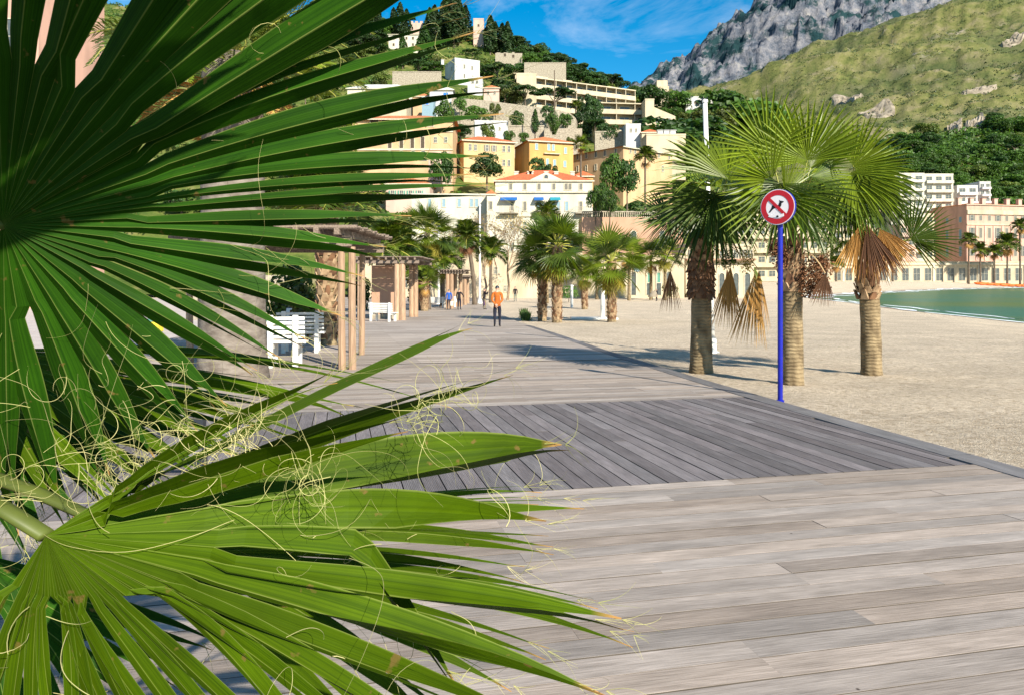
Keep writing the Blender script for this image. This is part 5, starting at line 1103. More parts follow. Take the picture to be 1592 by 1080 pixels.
def near_fan(H, tips, N, m, split=.5, fold=.35, sag=.02, seed=1, label=None, bends=None, wmax=.028, pet=True, turn=None, bulge=.30):
    """H hub, tips = 3-D tips in order round the fan, N = normal towards the viewer's side of the ridge"""
    rs = np.random.RandomState(seed); N = N.normalized()
    mb = MB()
    if pet:
        pts = curve(TOP, H, .12, 12); mb.tube([p-PB for p in pts], [.022-.012*i/11 for i in range(12)], 8, 0, squash=.6)
    fr_ = mb.build('frond', M['petdark'], near, smooth=True)
    if label: fr_['label'] = label
    n = len(tips)
    dirs = [(t-H).normalized() for t in tips]; Ls = [(t-H).length for t in tips]
    for i, T in enumerate(tips):
        d = dirs[i]; L = Ls[i]; q = N.cross(d).normalized(); nn = d.cross(q)
        if nn.dot(N) < 0: nn = -nn
        lt = dirs[i-1].angle(d)/2 if i > 0 else dirs[i+1].angle(d)/2; rt2 = dirs[i+1].angle(d)/2 if i < n-1 else lt
        sl = 1 if (i > 0 and dirs[i-1].dot(q) > d.dot(q)) or (i == 0 and dirs[1].dot(q) < 0) else -1
        sp = (split[i] if hasattr(split, '__len__') else split)*rs.uniform(.88, 1.12); K = 22; vs = []; uv = []; wv = rs.normal(0, .006); tw = rs.normal(0, .35); tsp = rs.uniform(.62, .86); part = L*rs.uniform(.008, .03)
        bend = (bends or {}).get(i)
        for k in range(K):
            t = k/(K-1)
            c = H+d*(L*t)+UP*(sag*math.sin(PI*t)*L)+q*(wv*math.sin(PI*t*1.3))*(t > .3)
            if bend and t > bend[0]:
                u = (t-bend[0])/(1-bend[0]); c = H+d*(L*bend[0])+(Vector(bend[1])-(H+d*(L*bend[0])))*u+UP*(sag*L*.5*(1-u))
            def hw(a):
                w = math.tan(min(a, .2))*L*min(t, sp); w = 1.13*wmax*1.6*math.tanh(w/(wmax*1.6))
                if t > sp: u = (t-sp)/(1-sp); w *= max(.012, 1+bulge*u-(1+bulge)*u**2.1)*(.95 if (turn and i in turn) else 1)
                return w
            if turn and i in turn: nq0 = nn.lerp(Vector(turn[i]), min(1, .45+t/.4)*.95); nq0 = (nq0-d*nq0.dot(d)).normalized()
            else: nq0 = nn
            wl_, wr_ = hw(lt), hw(rt2); tt = tw*max(0, t-sp)/(1-sp); nq = (nq0+q*math.tan(max(-.6, min(.6, tt)))).normalized(); qq = d.cross(nq); qq = qq if qq.dot(q) > 0 else -qq
            fd = fold*(1 if t < sp else 1+.9*(t-sp)/(1-sp))*(.22 if (turn and i in turn) else 1)
            us = max(0, (t-tsp)/(1-tsp))
            for hf in (-1, 1):       # the two halves part towards the tip
                for e, uu in (((-1, 0), (-.5, .25), (-us*.5, .5)) if hf < 0 else ((us*.5, .5), (.5, .75), (1, 1))):
                    w = (wl_ if (e*sl > 0) else wr_); w = max(w, .0016*us); off = (1-abs(e))*fd*w
                    vs.append(c+qq*(e*w+hf*us*us*part)+nq*(off-.5*fd*w)-UP*(us*us*part*.8*(hf*sl > 0))-PB); uv.append((uu, t))
            if t > .25: SEGEDGE.append((c+q*wr_*rs.choice([-1, 1]), d.copy(), q.copy(), nn.copy(), t))
        fs = [(6*k+j, 6*k+j+1, 6*k+6+j+1, 6*k+6+j) for k in range(K-1) for j in (0, 1, 3, 4)]
        mb = MB(); mb.add(vs, fs, 0, uv); mb.build('leaf_segment', m, fr_, smooth=False)
    return fr_
# upper leaf: seen from below, leaning over towards the viewer at the top
Hu = at(5, 350, .95); ex = Vector((.985, .17, 0)).normalized(); ey = Vector((0, -.42, .91)).normalized(); Nu = ex.cross(ey); Nu = Nu if Nu.y < 0 else -Nu
tp = []
for a in range(128, 30, -6):
    a = math.radians(a-.5); L = .74; tp.append(Hu+ex*math.cos(a)*L+ey*math.sin(a)*L+Nu*(.10*max(0, math.sin(a))))
for px, py in ((712, -6), (738, 42), (772, 120), (785, 178), (762, 240), (738, 272), (762, 294), (640, 345), (600, 388), (562, 437), (528, 493), (478, 527), (434, 554), (395, 578), (345, 632), (300, 672), (232, 712), (165, 735), (72, 768), (15, 770), (-60, 740), (-140, 700)):
    tp.append(ray_plane(px, py, Hu, Nu))
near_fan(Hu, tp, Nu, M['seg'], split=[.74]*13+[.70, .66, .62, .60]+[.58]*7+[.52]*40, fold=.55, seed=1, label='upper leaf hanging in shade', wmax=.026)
# lower leaf: seen from above, in full sun
Hl = at(72, 832, .75); e1 = Vector((.96, .28, 0)).normalized(); e2 = Vector((0, .9, .43)).normalized(); Nl = e1.cross(e2); Nl = Nl if Nl.z > 0 else -Nl
tp = [ray_plane(px, py, Hl, Nl) for px, py in ((390, 648), (470, 585), (560, 470), (727, 503), (803, 573), (880, 692), (850, 812), (955, 907), (968, 972), (942, 1076), (860, 1150), (770, 1200), (690, 1230), (610, 1260), (540, 1270), (470, 1280), (400, 1290), (340, 1290), (285, 1290), (230, 1290), (180, 1290), (130, 1280), (85, 1280), (40, 1270), (-10, 1250), (-60, 1230), (-120, 1190))]
tp[0] = at(392, 652, .82); tp[1] = at(520, 580, .84); tp[2] = at(630, 655, .80)
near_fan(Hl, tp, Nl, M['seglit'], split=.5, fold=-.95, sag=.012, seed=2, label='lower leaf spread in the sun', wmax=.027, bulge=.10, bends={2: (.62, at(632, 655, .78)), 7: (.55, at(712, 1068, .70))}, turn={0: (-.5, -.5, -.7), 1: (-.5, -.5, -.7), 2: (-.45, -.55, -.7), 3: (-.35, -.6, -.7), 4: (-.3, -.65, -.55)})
# third leaf: behind, its broken fingers reach right
Hm = at(-60, 545, 1.25); N3 = Vector((.1, -.75, .65)).normalized()
tp = [ray_plane(px, py, Hm, N3) for px, py in ((455, 604), (705, 612), (560, 640), (500, 690), (420, 720), (340, 745), (260, 770), (190, 800), (110, 820), (40, 830), (-40, 830))]
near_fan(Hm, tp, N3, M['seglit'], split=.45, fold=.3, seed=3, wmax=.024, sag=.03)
# fourth leaf: under the lower one, only its ends show
H4 = at(250, 860, 1.02); N4 = Vector((.05, -.6, .8)).normalized()
tp = [ray_plane(px, py, H4, N4) for px, py in ((838, 752), (835, 772), (905, 775), (860, 845), (815, 886), (930, 940), (985, 985), (850, 1018), (800, 1060), (700, 1110), (600, 1150))]
near_fan(H4, tp, N4, M['seglit'], split=.5, fold=.45, seed=4, wmax=.016, sag=.03)
# fifth leaf: lower left, dark fingers hanging in front of the paving
H5 = at(-60, 660, 1.15); N5 = Vector((.3, -.9, .2)).normalized()
tp = [ray_plane(px, py, H5, N5) for px, py in ((150, 655), (165, 700), (140, 740), (120, 790), (75, 850), (40, 880), (10, 900))]
near_fan(H5, tp, N5, M['seg'], split=.4, fold=.4, seed=5, wmax=.02, sag=.03)
# two more leaves crowd the left edge behind
H7 = at(10, 600, 1.38); N7 = Vector((.15, -.85, .5)).normalized()
tp = [ray_plane(px, py, H7, N7) for px, py in ((430, 628), (400, 662), (365, 700), (320, 735), (270, 765), (215, 785), (160, 800), (110, 805), (60, 800), (15, 800), (-30, 790))]
near_fan(H7, tp, N7, M['seg'], split=.5, fold=.4, seed=7, wmax=.026, sag=.03)
H8 = at(-70, 850, .98); N8 = Vector((.25, -.85, .45)).normalized()
tp = [ray_plane(px, py, H8, N8) for px, py in ((330, 1010), (290, 1070), (240, 1120), (190, 1160), (140, 1190), (90, 1210), (40, 1220), (-10, 1220), (-60, 1210))]
near_fan(H8, tp, N8, M['seg'], split=.5, fold=.4, seed=8, wmax=.026, sag=.02)
# added leaf out of view overhead, placed to shade the upper leaf
N6 = S.normalized(); e1 = Vector((.874, .485, 0)); e2 = N6.cross(e1).normalized(); e2 = e2 if e2.z > 0 else -e2
H6 = Hu+S*.72-e1*.22-e2*.05
tp = [H6+(e1*math.cos(math.radians(a))+e2*math.sin(math.radians(a)))*(.50+.2*(a > 60)) for a in range(8, 178, 6)]
near_fan(H6, tp, N6, M['seg'], split=.72, fold=.25, seed=6, wmax=.045, label='leaf arching overhead')
# curly threads
rs = np.random.RandomState(9); fib = MB(); far_ends = [e for e in SEGEDGE if e[4] > .3]
def thread(p, d, length, curl, rad, k=26):
    pts = [p.copy()]; d = d.normalized(); ax = Vector(rs.normal(0, 1, 3)).normalized(); c = curl*rs.uniform(.4, 1.6); st_ = length/k
    for i in range(k):
        d = (Quaternion(ax, c*st_) @ d).normalized(); ax = (ax+Vector(rs.normal(0, .15, 3))).normalized()
        c += rs.normal(0, curl*.12); d = (d-UP*.02).normalized(); pts.append(pts[-1]+d*st_)
    fib.tube([q-PB for q in pts], [rad*(1-.75*i/k) for i in range(k+1)], 3, 0, caps=False)
for _ in range(150):
    p, d, q, nn, t = far_ends[rs.randint(len(far_ends))]
    if p.y > 2 or p.z > 2.1: continue
    side = q*rs.choice([-1, 1]); thread(p+nn*.004, (d*.8+side*rs.uniform(.1, .9)+nn*rs.uniform(-.1, .6)), rs.uniform(.05, .26), rs.uniform(16, 44), rs.uniform(.0003, .00055))
for e in SEGEDGE:
    if e[4] > .93 and abs(e[0].x) < 1:
        for _ in range(4): thread(e[0], e[1]+Vector(rs.normal(0, .3, 3)), rs.uniform(.02, .07), 22, .00035, 12)
for _ in range(7):   # long loops lying over the lower leaf
    px, py = rs.uniform(80, 700), rs.uniform(700, 1000); p = ray_plane(px, py, Hl, Nl)+Nl*rs.uniform(.006, .02)
    d = (e1*0+Vector((rs.normal(0, 1), rs.normal(0, .6), rs.normal(0, .6)))); d = (d-Nl*d.dot(Nl)*.9).normalized(); thread(p, d, rs.uniform(.15, .38), rs.uniform(16, 26), .0004, 40)
for cx, cy, Y, k, sp_ in ((185, 722, .88, 46, .024), (370, 680, .80, 36, .012), (335, 695, .80, 22, .015), (490, 742, .76, 16, .009), (472, 725, .77, 12, .009), (60, 780, .82, 18, .04), (250, 650, 1.02, 20, .06), (320, 645, 1.0, 12, .05), (140, 640, 1.0, 14, .06), (660, 645, .82, 16, .012), (700, 615, .95, 16, .012)):
    for _ in range(k):
        p = at(cx, cy, Y)+Vector(rs.normal(0, sp_, 3))*Vector((1, .5, .8)) if False else at(cx, cy, Y)+Vector((rs.normal(0, sp_), rs.normal(0, sp_*.4), rs.normal(0, sp_*.7))); thread(p, Vector(rs.normal(0, 1, 3)), rs.uniform(.06, .16), rs.uniform(38, 75), rs.uniform(.00028, .0005), 30)
o = fib.build('leaf_fibres', M['fibre'], near); o['kind'] = 'stuff'
# ------------------------------------------------------------------ sign
sp = at(1213, 620, 9.45); sp.z = float(zsand(sp.x, sp.y))
zc = at(1213, 323, 9.45).z-sp.z
sign = thing('prohibition_sign', 'round red and white no dogs sign on a tall blue post', 'sign', sp, math.radians(-44))
mb = MB(); mb.lathe([(.032, -.3), (.032, zc+.02), (.0, zc+.021)], 16); mb.build('post', M['blue'], sign, smooth=False)
R_ = .228
mb = MB()
for zz in (zc-.12, zc+.1): mb.box(-.06, .06, -.045, .036, zz-.018, zz+.018)
mb.build('bracket', M['blue'], sign)
mb = MB(); mb.lathe([(.032, 0), (.05, .0), (.05, .02), (.033, .03)], 14); mb.build('collar', M['blue'], sign, (0, 0, .01))
def disc(r0, r1, y, m, name, par, n=40, t=.004):
    mb = MB(); pr = [(r1*math.cos(2*PI*i/n), r1*math.sin(2*PI*i/n)) for i in range(n)]
    if r0 == 0:
        mb.add([(a, y, zc+b_) for a, b_ in pr]+[(a, y-t, zc+b_) for a, b_ in pr], [tuple(reversed(range(n, 2*n))), tuple(range(n))]+[(i, n+i, n+(i+1) % n, (i+1) % n) for i in range(n)])
    else:
        mb.add([(a, y-t, zc+b_) for a, b_ in pr]+[(a*r0/r1, y-t, zc+b_*r0/r1) for a, b_ in pr]+[(a, y, zc+b_) for a, b_ in pr], [(i, (i+1) % n, n+(i+1) % n, n+i) for i in range(n)]+[(i, 2*n+i, 2*n+(i+1) % n, (i+1) % n) for i in range(n)])
    return mb.build(name, m, par)
pn = disc(0, R_, -.045, M['blue'], 'panel', sign, t=.035)
disc(0, R_-.003, -.081, M['signwhite'], 'white_field', pn, t=.002)
disc(.150, R_-.012, -.0835, M['red'], 'red_ring', pn, t=.002)
def poly(pts, y, m, name, par, t=.002):
    n = len(pts); mb = MB(); mb.add([(x, y-t, zc+z) for x, z in pts]+[(x, y, zc+z) for x, z in pts], [tuple(range(n)), tuple(reversed(range(n, 2*n)))]+[(i, n+i, n+(i+1) % n, (i+1) % n) for i in range(n)]); return mb.build(name, m, par)
# the dog: back rising to the upper right, head up, tail and legs to the lower left
dog = [(-.112, -.060), (-.075, -.004), (-.070, .020), (-.040, .030), (-.010, .022), (.010, .020), (.022, .044), (.030, .066), (.026, .088), (.042, .076), (.064, .074), (.088, .062), (.074, .052), (.056, .048), (.052, .020), (.040, -.004), (.020, -.012), (.026, -.050), (.012, -.050), (.004, -.012), (-.030, -.012), (-.050, -.020), (-.072, -.040), (-.096, -.066)]
poly(dog, -.0835, M['black'], 'dog_symbol', pn)
s2 = math.sqrt(.5); hw_ = .020; r_ = .158
poly([(-r_*s2-hw_*s2, r_*s2-hw_*s2), (r_*s2-hw_*s2, -r_*s2-hw_*s2), (r_*s2+hw_*s2, -r_*s2+hw_*s2), (-r_*s2+hw_*s2, r_*s2+hw_*s2)], -.0858, M['red'], 'slash_bar', pn)
poly([(-.118, -.118), (-.105, -.095), (-.06, -.105), (-.01, -.10), (.03, -.085), (.055, -.095), (.085, -.082), (.09, -.12), (.05, -.13), (.03, -.138), (-.02, -.128), (-.07, -.132)], -.0875, M['signwhite'], 'lower_patch', pn)
poly([(-.012, -.112), (.006, -.104), (.022, -.118), (.014, -.130), (-.008, -.128)], -.0897, M['black'], 'dropping_symbol', pn)
# ------------------------------------------------------------------ poles
lp = at(1108, 546, 17.4); lp.z = float(zsand(lp.x, lp.y))
t_ = at(1096, 160, 17.4)-lp
lamp = thing('lamp_pole', 'tall slim white pole behind the leftmost sand edge palm', 'pole', lp)
mb = MB(); mb.tube([(0, 0, -.3), t_*.5, t_], [.075, .062, .055], 12); mb.build('shaft', M['white'], lamp, smooth=True)
mb = MB(); mb.lathe([(.16, 0), (.16, .03), (.09, .06), (.09, .35), (.078, .36)], 14); mb.build('base', M['white'], lamp)
mb = MB(); mb.lathe([(.07, 0), (.07, .06), (.0, .09)], 12); mb.build('cap', M['white'], lamp, tuple(t_))
def street_pole(label, px, Y, pyt):
    b_ = at(px, 466, Y); b_.z = zd(Y); h_ = CH+(HZ-pyt)/F*Y-b_.z; r = thing('lamp_pole', label, 'pole', b_); mb = MB(); mb.tube([(0, 0, 0), (0, 0, h_)], [.13, .08], 10); mb.build('shaft', M['white'], r)
    mb = MB(); mb.lathe([(.26, 0), (.26, .1), (.14, .5)], 10); mb.build('base', M['white'], r); mb = MB(); mb.lathe([(.0, 0), (.12, .05), (.12, .25), (0, .3)], 10); mb.build('cap', M['white'], r, (0, 0, h_))
street_pole('slender white lamp pole beside the golden skirted fan palm', 682, 74, 318); street_pole('slender white lamp pole between the two date palms behind the strollers', 746, 76, 322)
sh = at(937, 490, 42); sh.z = zb(937, 42); r = thing('beach_shower', 'white beach shower post with a low tray on the sand', 'shower', sh)
mb = MB(); mb.tube([(0, 0, 0), (0, 0, 2.35)], .12, 12); mb.build('post', M['white'], r); mb = MB(); mb.lathe([(.12, 0), (.30, .05), (.30, .14), (.1, .2), (0, .2)], 12); mb.build('shower_head', M['white'], r, (0, 0, 2.3)); mb = MB(); mb.cbox((-.5, 0, .05), 2.6, 1.2, .12); mb.build('tray', M['white'], r)
p2_ = at(889, 470, 66); p2_.z = zb(889, 66); r = thing('bollard_post', 'short white post on the sand behind the pale trunked palm', 'post', p2_); mb = MB(); mb.tube([(0, 0, 0), (0, 0, 1.9)], .12, 10); mb.build('post', M['white'], r); mb = MB(); mb.lathe([(.16, 0), (.16, .08), (0, .14)], 10); mb.build('cap', M['white'], r, (0, 0, 1.9))
# ------------------------------------------------------------------ pergolas
def pergola(label, posts, Y, pyb, pyt, x0, x1, roofpy, deep, post_r=.075, slats=9):
    b0 = at(posts[0][0], pyb, Y); b0.z = zd(Y); r = thing('pergola', label, 'pergola', b0); k = Y/F
    zt = CH+(HZ-roofpy)*k-b0.z
    for px, dy in posts:
        p = at(px, pyb, Y+dy)-b0; p.z = zd(Y+dy)-b0.z; w = post_r; mb = MB(); lean = rb.uniform(-.02, .02); mb.tube([(p.x, p.y, p.z-.1), (p.x+lean, p.y, zt/2), (p.x+lean, p.y, zt)], [w*1.05, w, w*.95], 8); mb.build('post', M['timber'], r)
    xa, xb = at(x0, pyb, Y).x-b0.x, at(x1, pyb, Y).x-b0.x
    for yy in (-.1, deep): mb = MB(); mb.box(xa, xb, yy-.07, yy+.07, zt+.003, zt+.19); mb.build('beam', M['roofwood'], r)
    n = max(slats, int((xb-xa)/.35))
    for i in range(n):
        x = xa+(xb-xa)*(i+.5)/n; mb = MB(); mb.box(x-.045, x+.045, -.45, deep+.4, zt+.195, zt+.30+rb.uniform(0, .02)); mb.build('slat', M['roofwood'], r)
    mb = MB()
    for i in range(int((deep+.8)/.07)): y = -.4+i*.07; z = zt+.335+rb.uniform(-.008, .008); mb.tube([(xa-.1+rb.uniform(-.08, .08), y, z), (xb+.1+rb.uniform(-.08, .08), y, z+rb.uniform(-.02, .02))], .028, 4)
    o = mb.build('reed_cover', M['roofwood'], r); o['kind'] = 'stuff'
pergola('nearest timber pergola with three slender posts by the white benches', ((532, 0), (548, 0), (562, 3.2), (296, .4), (312, 3)), 13.2, 575, 368, 268, 548, 384, 3.2, .066)
pergola('second timber pergola with a thatched roof over white benches', ((617, 0), (626, 0), (640, 6), (646, 6), (560, 0)), 39, 497, 405, 552, 652, 410, 6, .16)
pergola('third pergola far down the boardwalk', ((696, 0), (702, 0), (708, 5), (716, 5)), 62, 484, 420, 684, 724, 426, 5, .18)
pergola('farthest little pergola behind the couple', ((716, 0), (723, 0), (727, 4)), 72, 478, 430, 712, 732, 434, 4, .18)
# stone pier under the second pergola
ps = at(603, 492, 41); ps.z = zd(41); r = thing('stone_pier', 'dark square stone pier beneath the second pergola', 'pier', ps); mb = MB(); mb.box(-.9, .5, 0, 1.0, 0, 2.95); mb.build('shaft', M['brick'], r); mb = MB(); mb.box(-.98, .58, -.08, 1.08, 0, .25); mb.build('plinth', M['stone'], r)
# ------------------------------------------------------------------ benches
def bench(label, pxl, pxr, pyb, Y, yaw, group=None):
    b0 = at((pxl+pxr)/2, pyb, Y); b0.z = zd(Y); w = (pxr-pxl)/F*Y/max(.5, math.cos(math.radians(yaw))); r = thing('bench', label, 'bench', b0, math.radians(yaw), group)
    for i in range(6): z = .44+i*.085; mb = MB(); y = -.02-.012*i; mb.box(-w/2, w/2, y, y+.03, z, z+.055); mb.build('back_slat', M['white'], r)
    for i in range(4): mb = MB(); mb.box(-w/2, w/2, .08+i*.11, .17+i*.11, .42, .455); mb.build('seat_slat', M['white'], r)
    for sx in (-1, 1):
        x = sx*(w/2-.16); mb = MB(); mb.box(x-.045, x+.045, -.12, -.03, .0, .95); mb.box(x-.045, x+.045, .40, .5, 0, .415); mb.box(x-.045, x+.045, -.029, .399, .34, .416); mb.build('leg', M['white'], r)
bench('white slatted bench seen from behind, nearest to the big grey trunk', 409, 473, 573, 13.6, 8); bench('white slatted bench just beyond the nearest one, by the first pergola', 432, 502, 549, 17, 10)
bench('white bench under the second pergola', 572, 612, 497, 37, -24); bench('white bench left of the man in blue', 664, 692, 477, 64, -20); bench('white bench behind the man in blue', 692, 710, 477, 66, 10)
# bin and board
bp_ = at(450, 508, 26); bp_.z = zd(26); r = thing('notice_board', 'dark blue notice board with white emblem behind the benches', 'board', bp_); mb = MB(); mb.box(-.52, .52, -.05, .05, .25, 1.05); mb.build('panel', M['metal_dark'], r)
for sx in (-.4, .4): mb = MB(); mb.box(sx-.04, sx+.04, .055, .12, 0, 1.0); mb.build('leg', M['metal_dark'], r)
mb = MB(); mb.box(-.10, .12, -.06, -.052, .42, .86); mb.box(-.2, .2, -.06, -.053, .38, .41); mb.build('emblem', M['white'], r)
for i, px in enumerate((415, 234)):
    p = at(px, 512 if i == 0 else 516, 27); p.z = zd(27); r = thing('kerb_block', ('yellow painted block beside the blue notice board', 'yellow painted block on the pale pavement behind the leaf fingers')[i], 'kerb block', p); mb = MB(); mb.box(-.38, .38, -.2, .2, 0, .36); mb.build('block', M['kerb'], r); mb = MB(); mb.box(-.40, .40, -.22, .22, .362, .44); mb.build('cap', M['shut_green'], r)
# low dark railing by the near pavement
rl = at(20, 750, 5.4); rl.z = zd(5.4)-.012; r = thing('low_railing', 'low dark metal railing on the paving behind the lower left leaves', 'railing', rl)
mb = MB(); mb.box(-1.2, 1.4, -.03, .03, .38, .43); mb.build('rail', M['metal_dark'], r); mb = MB(); mb.box(-1.2, 1.4, -.02, .02, .10, .13); mb.build('rail', M['metal_dark'], r)
for i in range(9): mb = MB(); x = -1.2+i*.325; mb.box(x-.015, x+.015, -.015, .015, 0, .379); mb.build('bar', M['metal_dark'], r)
# bushes by the first pergola
def bush(label, px, py, Y, wpx, hpx, m, seed, n=1500, size=.07):
    p = at(px, py, Y); p.z = zd(Y); rs = np.random.RandomState(seed); P, N = crown_points('round', n, rs); P = P*np.array([wpx/2/F*Y, wpx/2/F*Y, hpx/1.35/F*Y]); V, Q = cards(P, N, size, rs); me = np_mesh('foliage', V, Q, m)
    r = thing('shrub', label, 'shrub', p); inst('foliage', me, r); mb = MB(); mb.tube([(0, 0, 0), (.05, 0, hpx*.4/F*Y)], .04, 5); mb.build('stem', M['bark'], r)
bush('green leafy shrub behind the first pergola posts', 450, 500, 24, 90, 100, M['leaf_mid'], 1); bush('yellow green shrub beside the pineapple patterned trunk', 478, 510, 22, 70, 80, M['leaf_olive'], 2)
bush('low dark shrub by the second pergola', 560, 482, 44, 40, 60, M['leaf_dark'], 3); bush('shrub at the foot of the dark pier', 650, 478, 60, 36, 40, M['leaf_mid'], 4, 700)
bush('round bush on the far promenade left of the arcade palms', 1040, 462, 92, 30, 28, M['leaf_olive'], 5, 700); bush('hedge bush beside the small distant fan palm', 884, 466, 80, 34, 22, M['leaf_mid'], 6, 700)
rock('pale boulder on the sand by the arched doors', 1016, 457, 14, 10, 86, 7, 'boulder')
# tuft of grass at the boardwalk edge
rs = np.random.RandomState(3); V = []; Q = []
for i in range(900):
    u = rs.rand(); Y = 39+u*15; s0 = 37; px = 818-u*3+rs.normal(0, 3.0); x = (px-796)/F*Y; z = zb(px, Y); h_ = rs.uniform(.12, .42); a = rs.uniform(0, 6.28); dx, dy = math.cos(a)*.03, math.sin(a)*.03; k = len(V); l_ = rs.normal(0, .1, 2)
    V += [(x-dx, Y-dy, z-.02), (x+dx, Y+dy, z-.02), (x+l_[0]+dx*.2, Y+l_[1], z+h_), (x+l_[0]-dx*.2, Y+l_[1], z+h_)]; Q.append((k, k+1, k+2, k+3))
tag(inst('grass_tuft', np_mesh('grass_tuft', V, Q, M['leaf_mid'])), 'tufts of green grass along the boardwalk edge', kind='stuff')
# orange craft on the far beach
M['orangep'] = mat('orange_plastic', (.80, .16, .03), (.65, .12, .02), rough=.5)
def craft_mesh():
    mb = MB(); k = 9; n = 8; vs = []
    for i in range(k):
        u = i/(k-1)*2-1; w = (1-abs(u)**2.2)**.5*.55+.02
        for j in range(n): a = 2*PI*j/n; vs.append((u*1.7, w*math.cos(a), .36+.36*math.sin(a)*(w/.57)+.18*u*u))
    mb.add(vs, [(i*n+j, i*n+(j+1) % n, (i+1)*n+(j+1) % n, (i+1)*n+j) for i in range(k-1) for j in range(n)]+[tuple(reversed(range(n))), tuple((k-1)*n+j for j in range(n))]); return mb.mesh('beach_boat', [M['orangep']], True)
cm = craft_mesh()
for i in range(14):
    px = 1522+i*5.6; Y = 256-(i % 2)*3; X = (px-796)/F*Y; o = inst('beach_boat', cm, None, (X, Y, float(zsand(X, Y))), (0, 0, .3*(i % 3)-.2), (1.0, 1.0, 1.2)); tag(o, 'small orange boat hull drawn up on the far beach', 'boat', 'orange boats in a row before the pink hotel')
# ------------------------------------------------------------------ people
M['skin'] = mat('skin', (.55, .33, .23), (.48, .28, .19), rough=.6); M['hair'] = mat('grey_hair', (.20, .19, .18), (.12, .11, .1)); M['orangej'] = mat('orange_jacket', (.46, .125, .018), (.36, .09, .012), rough=.8, scale=9, bump=.4); M['navy'] = mat('navy_cloth', (.016, .018, .035), (.01, .012, .02), rough=.85); M['bluej'] = mat('blue_jacket', (.02, .10, .42), (.015, .07, .3), rough=.7)
M['darkcoat'] = mat('dark_coat', (.022, .018, .024), (.012, .01, .014), rough=.85); M['purple'] = mat('purple_cloth', (.10, .035, .14), (.06, .02, .09)); M['khaki'] = mat('khaki_cloth', (.22, .17, .10), (.15, .12, .07)); M['greyg'] = mat('grey_green_cloth', (.16, .20, .17), (.1, .13, .11)); M['shoe'] = mat('shoe', (.03, .025, .022), rough=.5); M['pale'] = mat('pale_cloth', (.62, .56, .48))
def person(label, px, pyb, Y, hgt, yaw, top, legs, pose, hat=None, z=None, bag=None, hair='hair', shoes='shoe'):
    p = at(px, pyb, Y); p.z = zd(Y) if z is None else z; root = thing('person', label, 'person', p, math.radians(yaw)); s = hgt/1.74
    J = {}; E = []
    def add(n, c, r, par=None): J[n] = (len(J), Vector(c)*s, r if hasattr(r, '__len__') else (r, r)); E.append((par, n)) if par else None
    sw = pose.get('step', 0.0)
    add('pelvis', (0, 0, .94), (.155, .115)); add('waist', (0, .0, 1.08), (.15, .105), 'pelvis'); add('chest', (0, .0, 1.28), (.175, .12), 'waist'); add('collar', (0, -.005, 1.43), (.10, .08), 'chest'); add('neck', (0, .01, 1.50), .055, 'collar'); add('head', (0, .025, 1.60), (.078, .092), 'neck'); add('crown', (0, .02, 1.68), (.07, .085), 'head')
    for sd_, sx in (('l', -1), ('r', 1)):
        st_ = sw*sx
        add('sh'+sd_, (sx*.17, 0, 1.40), .075, 'collar'); el, hd = pose.get('arm'+sd_, ((.24, -.03, 1.12), (.24, .06, .88)))
        add('el'+sd_, (sx*el[0], el[1], el[2]), .053, 'sh'+sd_); add('wr'+sd_, (sx*hd[0], hd[1], hd[2]), .036, 'el'+sd_)
        e = (Vector((sx*hd[0], hd[1], hd[2]))-Vector((sx*el[0], el[1], el[2]))).normalized(); hv = Vector((sx*hd[0], hd[1], hd[2]))+e*.05; add('ha'+sd_, hv, (.036, .022), 'wr'+sd_); add('fi'+sd_, hv+e*.09-Vector((sx*.012, 0, 0)), (.024, .014), 'ha'+sd_); add('th'+sd_, hv+e*.045+Vector((-sx*.03, .03, 0)), .012, 'ha'+sd_)
        add('hip'+sd_, (sx*.09, 0, .88), .105, 'pelvis'); add('kn'+sd_, (sx*.10, .03+st_*.5, .49), .066, 'hip'+sd_); add('an'+sd_, (sx*.10, st_-.02, .085+max(0, -st_)*.35), .042, 'kn'+sd_); add('to'+sd_, (sx*.115, st_+.13, .03+max(0, -st_)*.05), .036, 'an'+sd_)
    names = list(J); me = bpy.data.meshes.new('body_cage'); me.from_pydata([J[n][1] for n in names], [(J[a][0], J[b_][0]) for a, b_ in E], []); ob = bpy.data.objects.new('body_cage', me); COL.objects.link(ob)
    md = ob.modifiers.new('skin', 'SKIN')
    if not me.skin_vertices: me.attributes.new('skin', 'FLOAT', 'POINT')
    sv = me.skin_vertices[0].data
    for n in names: sv[J[n][0]].radius = (J[n][2][0]*s, J[n][2][1]*s); sv[J[n][0]].use_root = (n == 'pelvis')
    md.use_smooth_shade = True; md.branch_smoothing = .6; ob.modifiers.new('sub', 'SUBSURF').levels = 1
    dg = bpy.context.evaluated_depsgraph_get(); dg.update(); bm_ = bpy.data.meshes.new_from_object(ob.evaluated_get(dg)); bpy.data.objects.remove(ob); bm_.name = 'body'
    bm_.materials.clear()
    for k in ('skin', top, legs, shoes): bm_.materials.append(M[k])
    segs = []
    for a, b_ in E:
        g = 1
        if b_ in ('head', 'crown', 'neck'): g = 0
        elif b_[:2] in ('ha', 'fi', 'th') and b_ != 'head': g = 0
        elif b_[:2] in ('kn', 'an') or b_[:3] == 'hip': g = 2
        elif b_[:2] == 'to': g = 3
        segs.append((J[a][1], J[b_][1], g))
    for pl in bm_.polygons:
        c = pl.center; best = 9; g = 1
        for a, b_, gg in segs:
            ab = b_-a; u = max(0, min(1, (c-a).dot(ab)/max(ab.length_squared, 1e-9))); d_ = (c-a-ab*u).length
            if d_ < best: best = d_; g = gg
        if g == 2 and c.z > .86*s: g = 1
        if g == 1 and c.z < .86*s and abs(c.x) < .17*s: g = 2
        pl.material_index = g
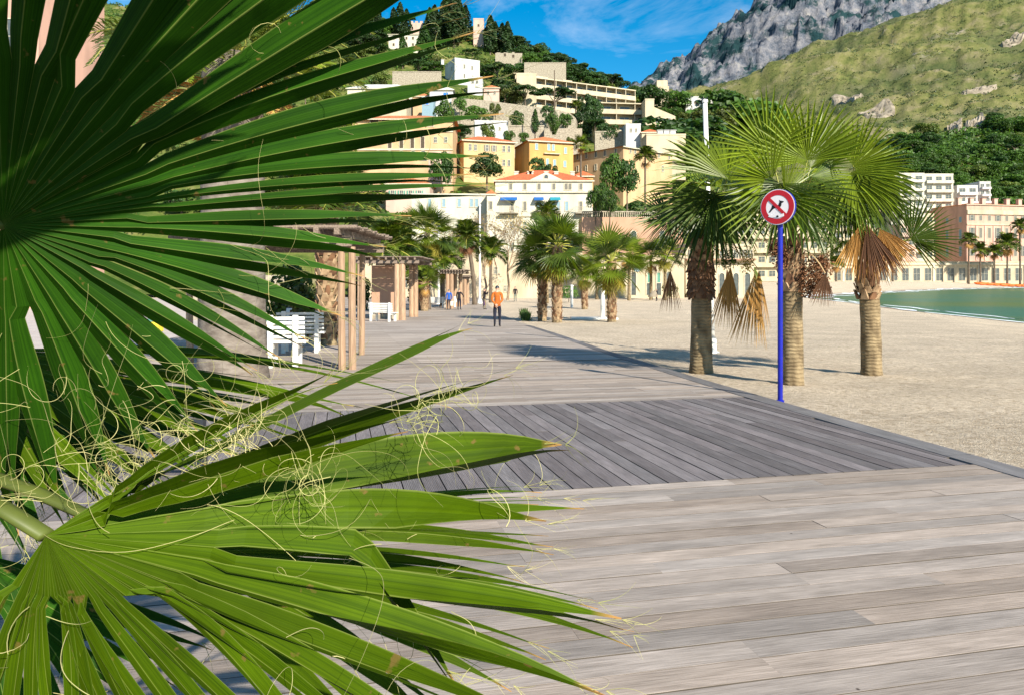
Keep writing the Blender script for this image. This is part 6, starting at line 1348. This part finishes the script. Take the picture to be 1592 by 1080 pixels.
    bm_.polygons.foreach_set('use_smooth', [True]*len(bm_.polygons)); inst('body', bm_, root)
    mb = MB(); hc = Vector((0, .02, 1.655))*s
    for j in range(5):
        for i in range(12):
            th, ph = 2*PI*i/12, PI/2*j/4; mb.v.append(tuple(hc+Vector((.092*math.cos(th)*math.cos(ph), -.012+.105*math.sin(th)*math.cos(ph), -.02+.10*math.sin(ph)))*s))
    for j in range(4):
        for i in range(12): mb.f.append((j*12+i, j*12+(i+1) % 12, (j+1)*12+(i+1) % 12, (j+1)*12+i)); mb.m.append(0); mb.uv.append(None)
    if hat: mb.box(-.075*s, .075*s, .09*s, .19*s, 1.63*s, 1.645*s)
    mb.build('cap' if hat else 'hair', M[hat or hair], root, smooth=True)
    mb = MB()
    for sx in (-1, 1): mb.cbox((sx*.088*s, .025*s, 1.61*s), .02*s, .035*s, .06*s)
    mb.cbox((0, .125*s, 1.60*s), .025*s, .04*s, .045*s); mb.build('ears_and_nose', M['skin'], root)
    if bag:
        mb = MB(); mb.box((bag[0]-.13)*s, (bag[0]+.13)*s, -.06, .08, .35*s, .72*s); mb.tube([((bag[0]-.09)*s, 0, .72*s), (bag[0]*s, 0, .84*s), ((bag[0]+.09)*s, 0, .72*s)], .012, 5); q = mb.build('shoulder_bag', M[bag[1]], root); 
    return root
back = {'arml': ((.225, -.09, 1.13), (.07, -.16, .95)), 'armr': ((.225, -.09, 1.13), (.03, -.19, .94)), 'step': .14}
person('man in an orange jacket and dark trousers walking away with hands behind his back', 773, 509, 30.5, 1.72, 0, 'orangej', 'navy', back, hat='metal_dark')
person('person in a bright blue jacket and dark trousers standing on the boardwalk', 698, 485, 59, 1.66, 15, 'bluej', 'navy', {'step': .03}, bag=(.24, 'pale'))
person('person in a long black coat with one elbow out, right of the blue jacket', 714, 485, 59, 1.72, -20, 'darkcoat', 'navy', {'armr': ((.36, .0, 1.16), (.30, .12, 1.0)), 'step': .02})
person('person in dark clothes holding up a camera, left of the orange jacket', 753, 484, 60, 1.74, -70, 'darkcoat', 'khaki', {'arml': ((.22, .18, 1.22), (.06, .32, 1.42)), 'armr': ((.22, .18, 1.22), (.06, .32, 1.42)), 'step': .05}, bag=(.0, 'purple'))
person('small distant person in grey green trousers right of the orange jacket', 801, 475, 82, 1.68, 170, 'darkcoat', 'greyg', {'step': .05})
person('distant person in dark blue by the pale boulder on the sand', 1021, 463, 86, 1.45, 100, 'navy', 'navy', {'step': .02}, z=zb(1021, 86))
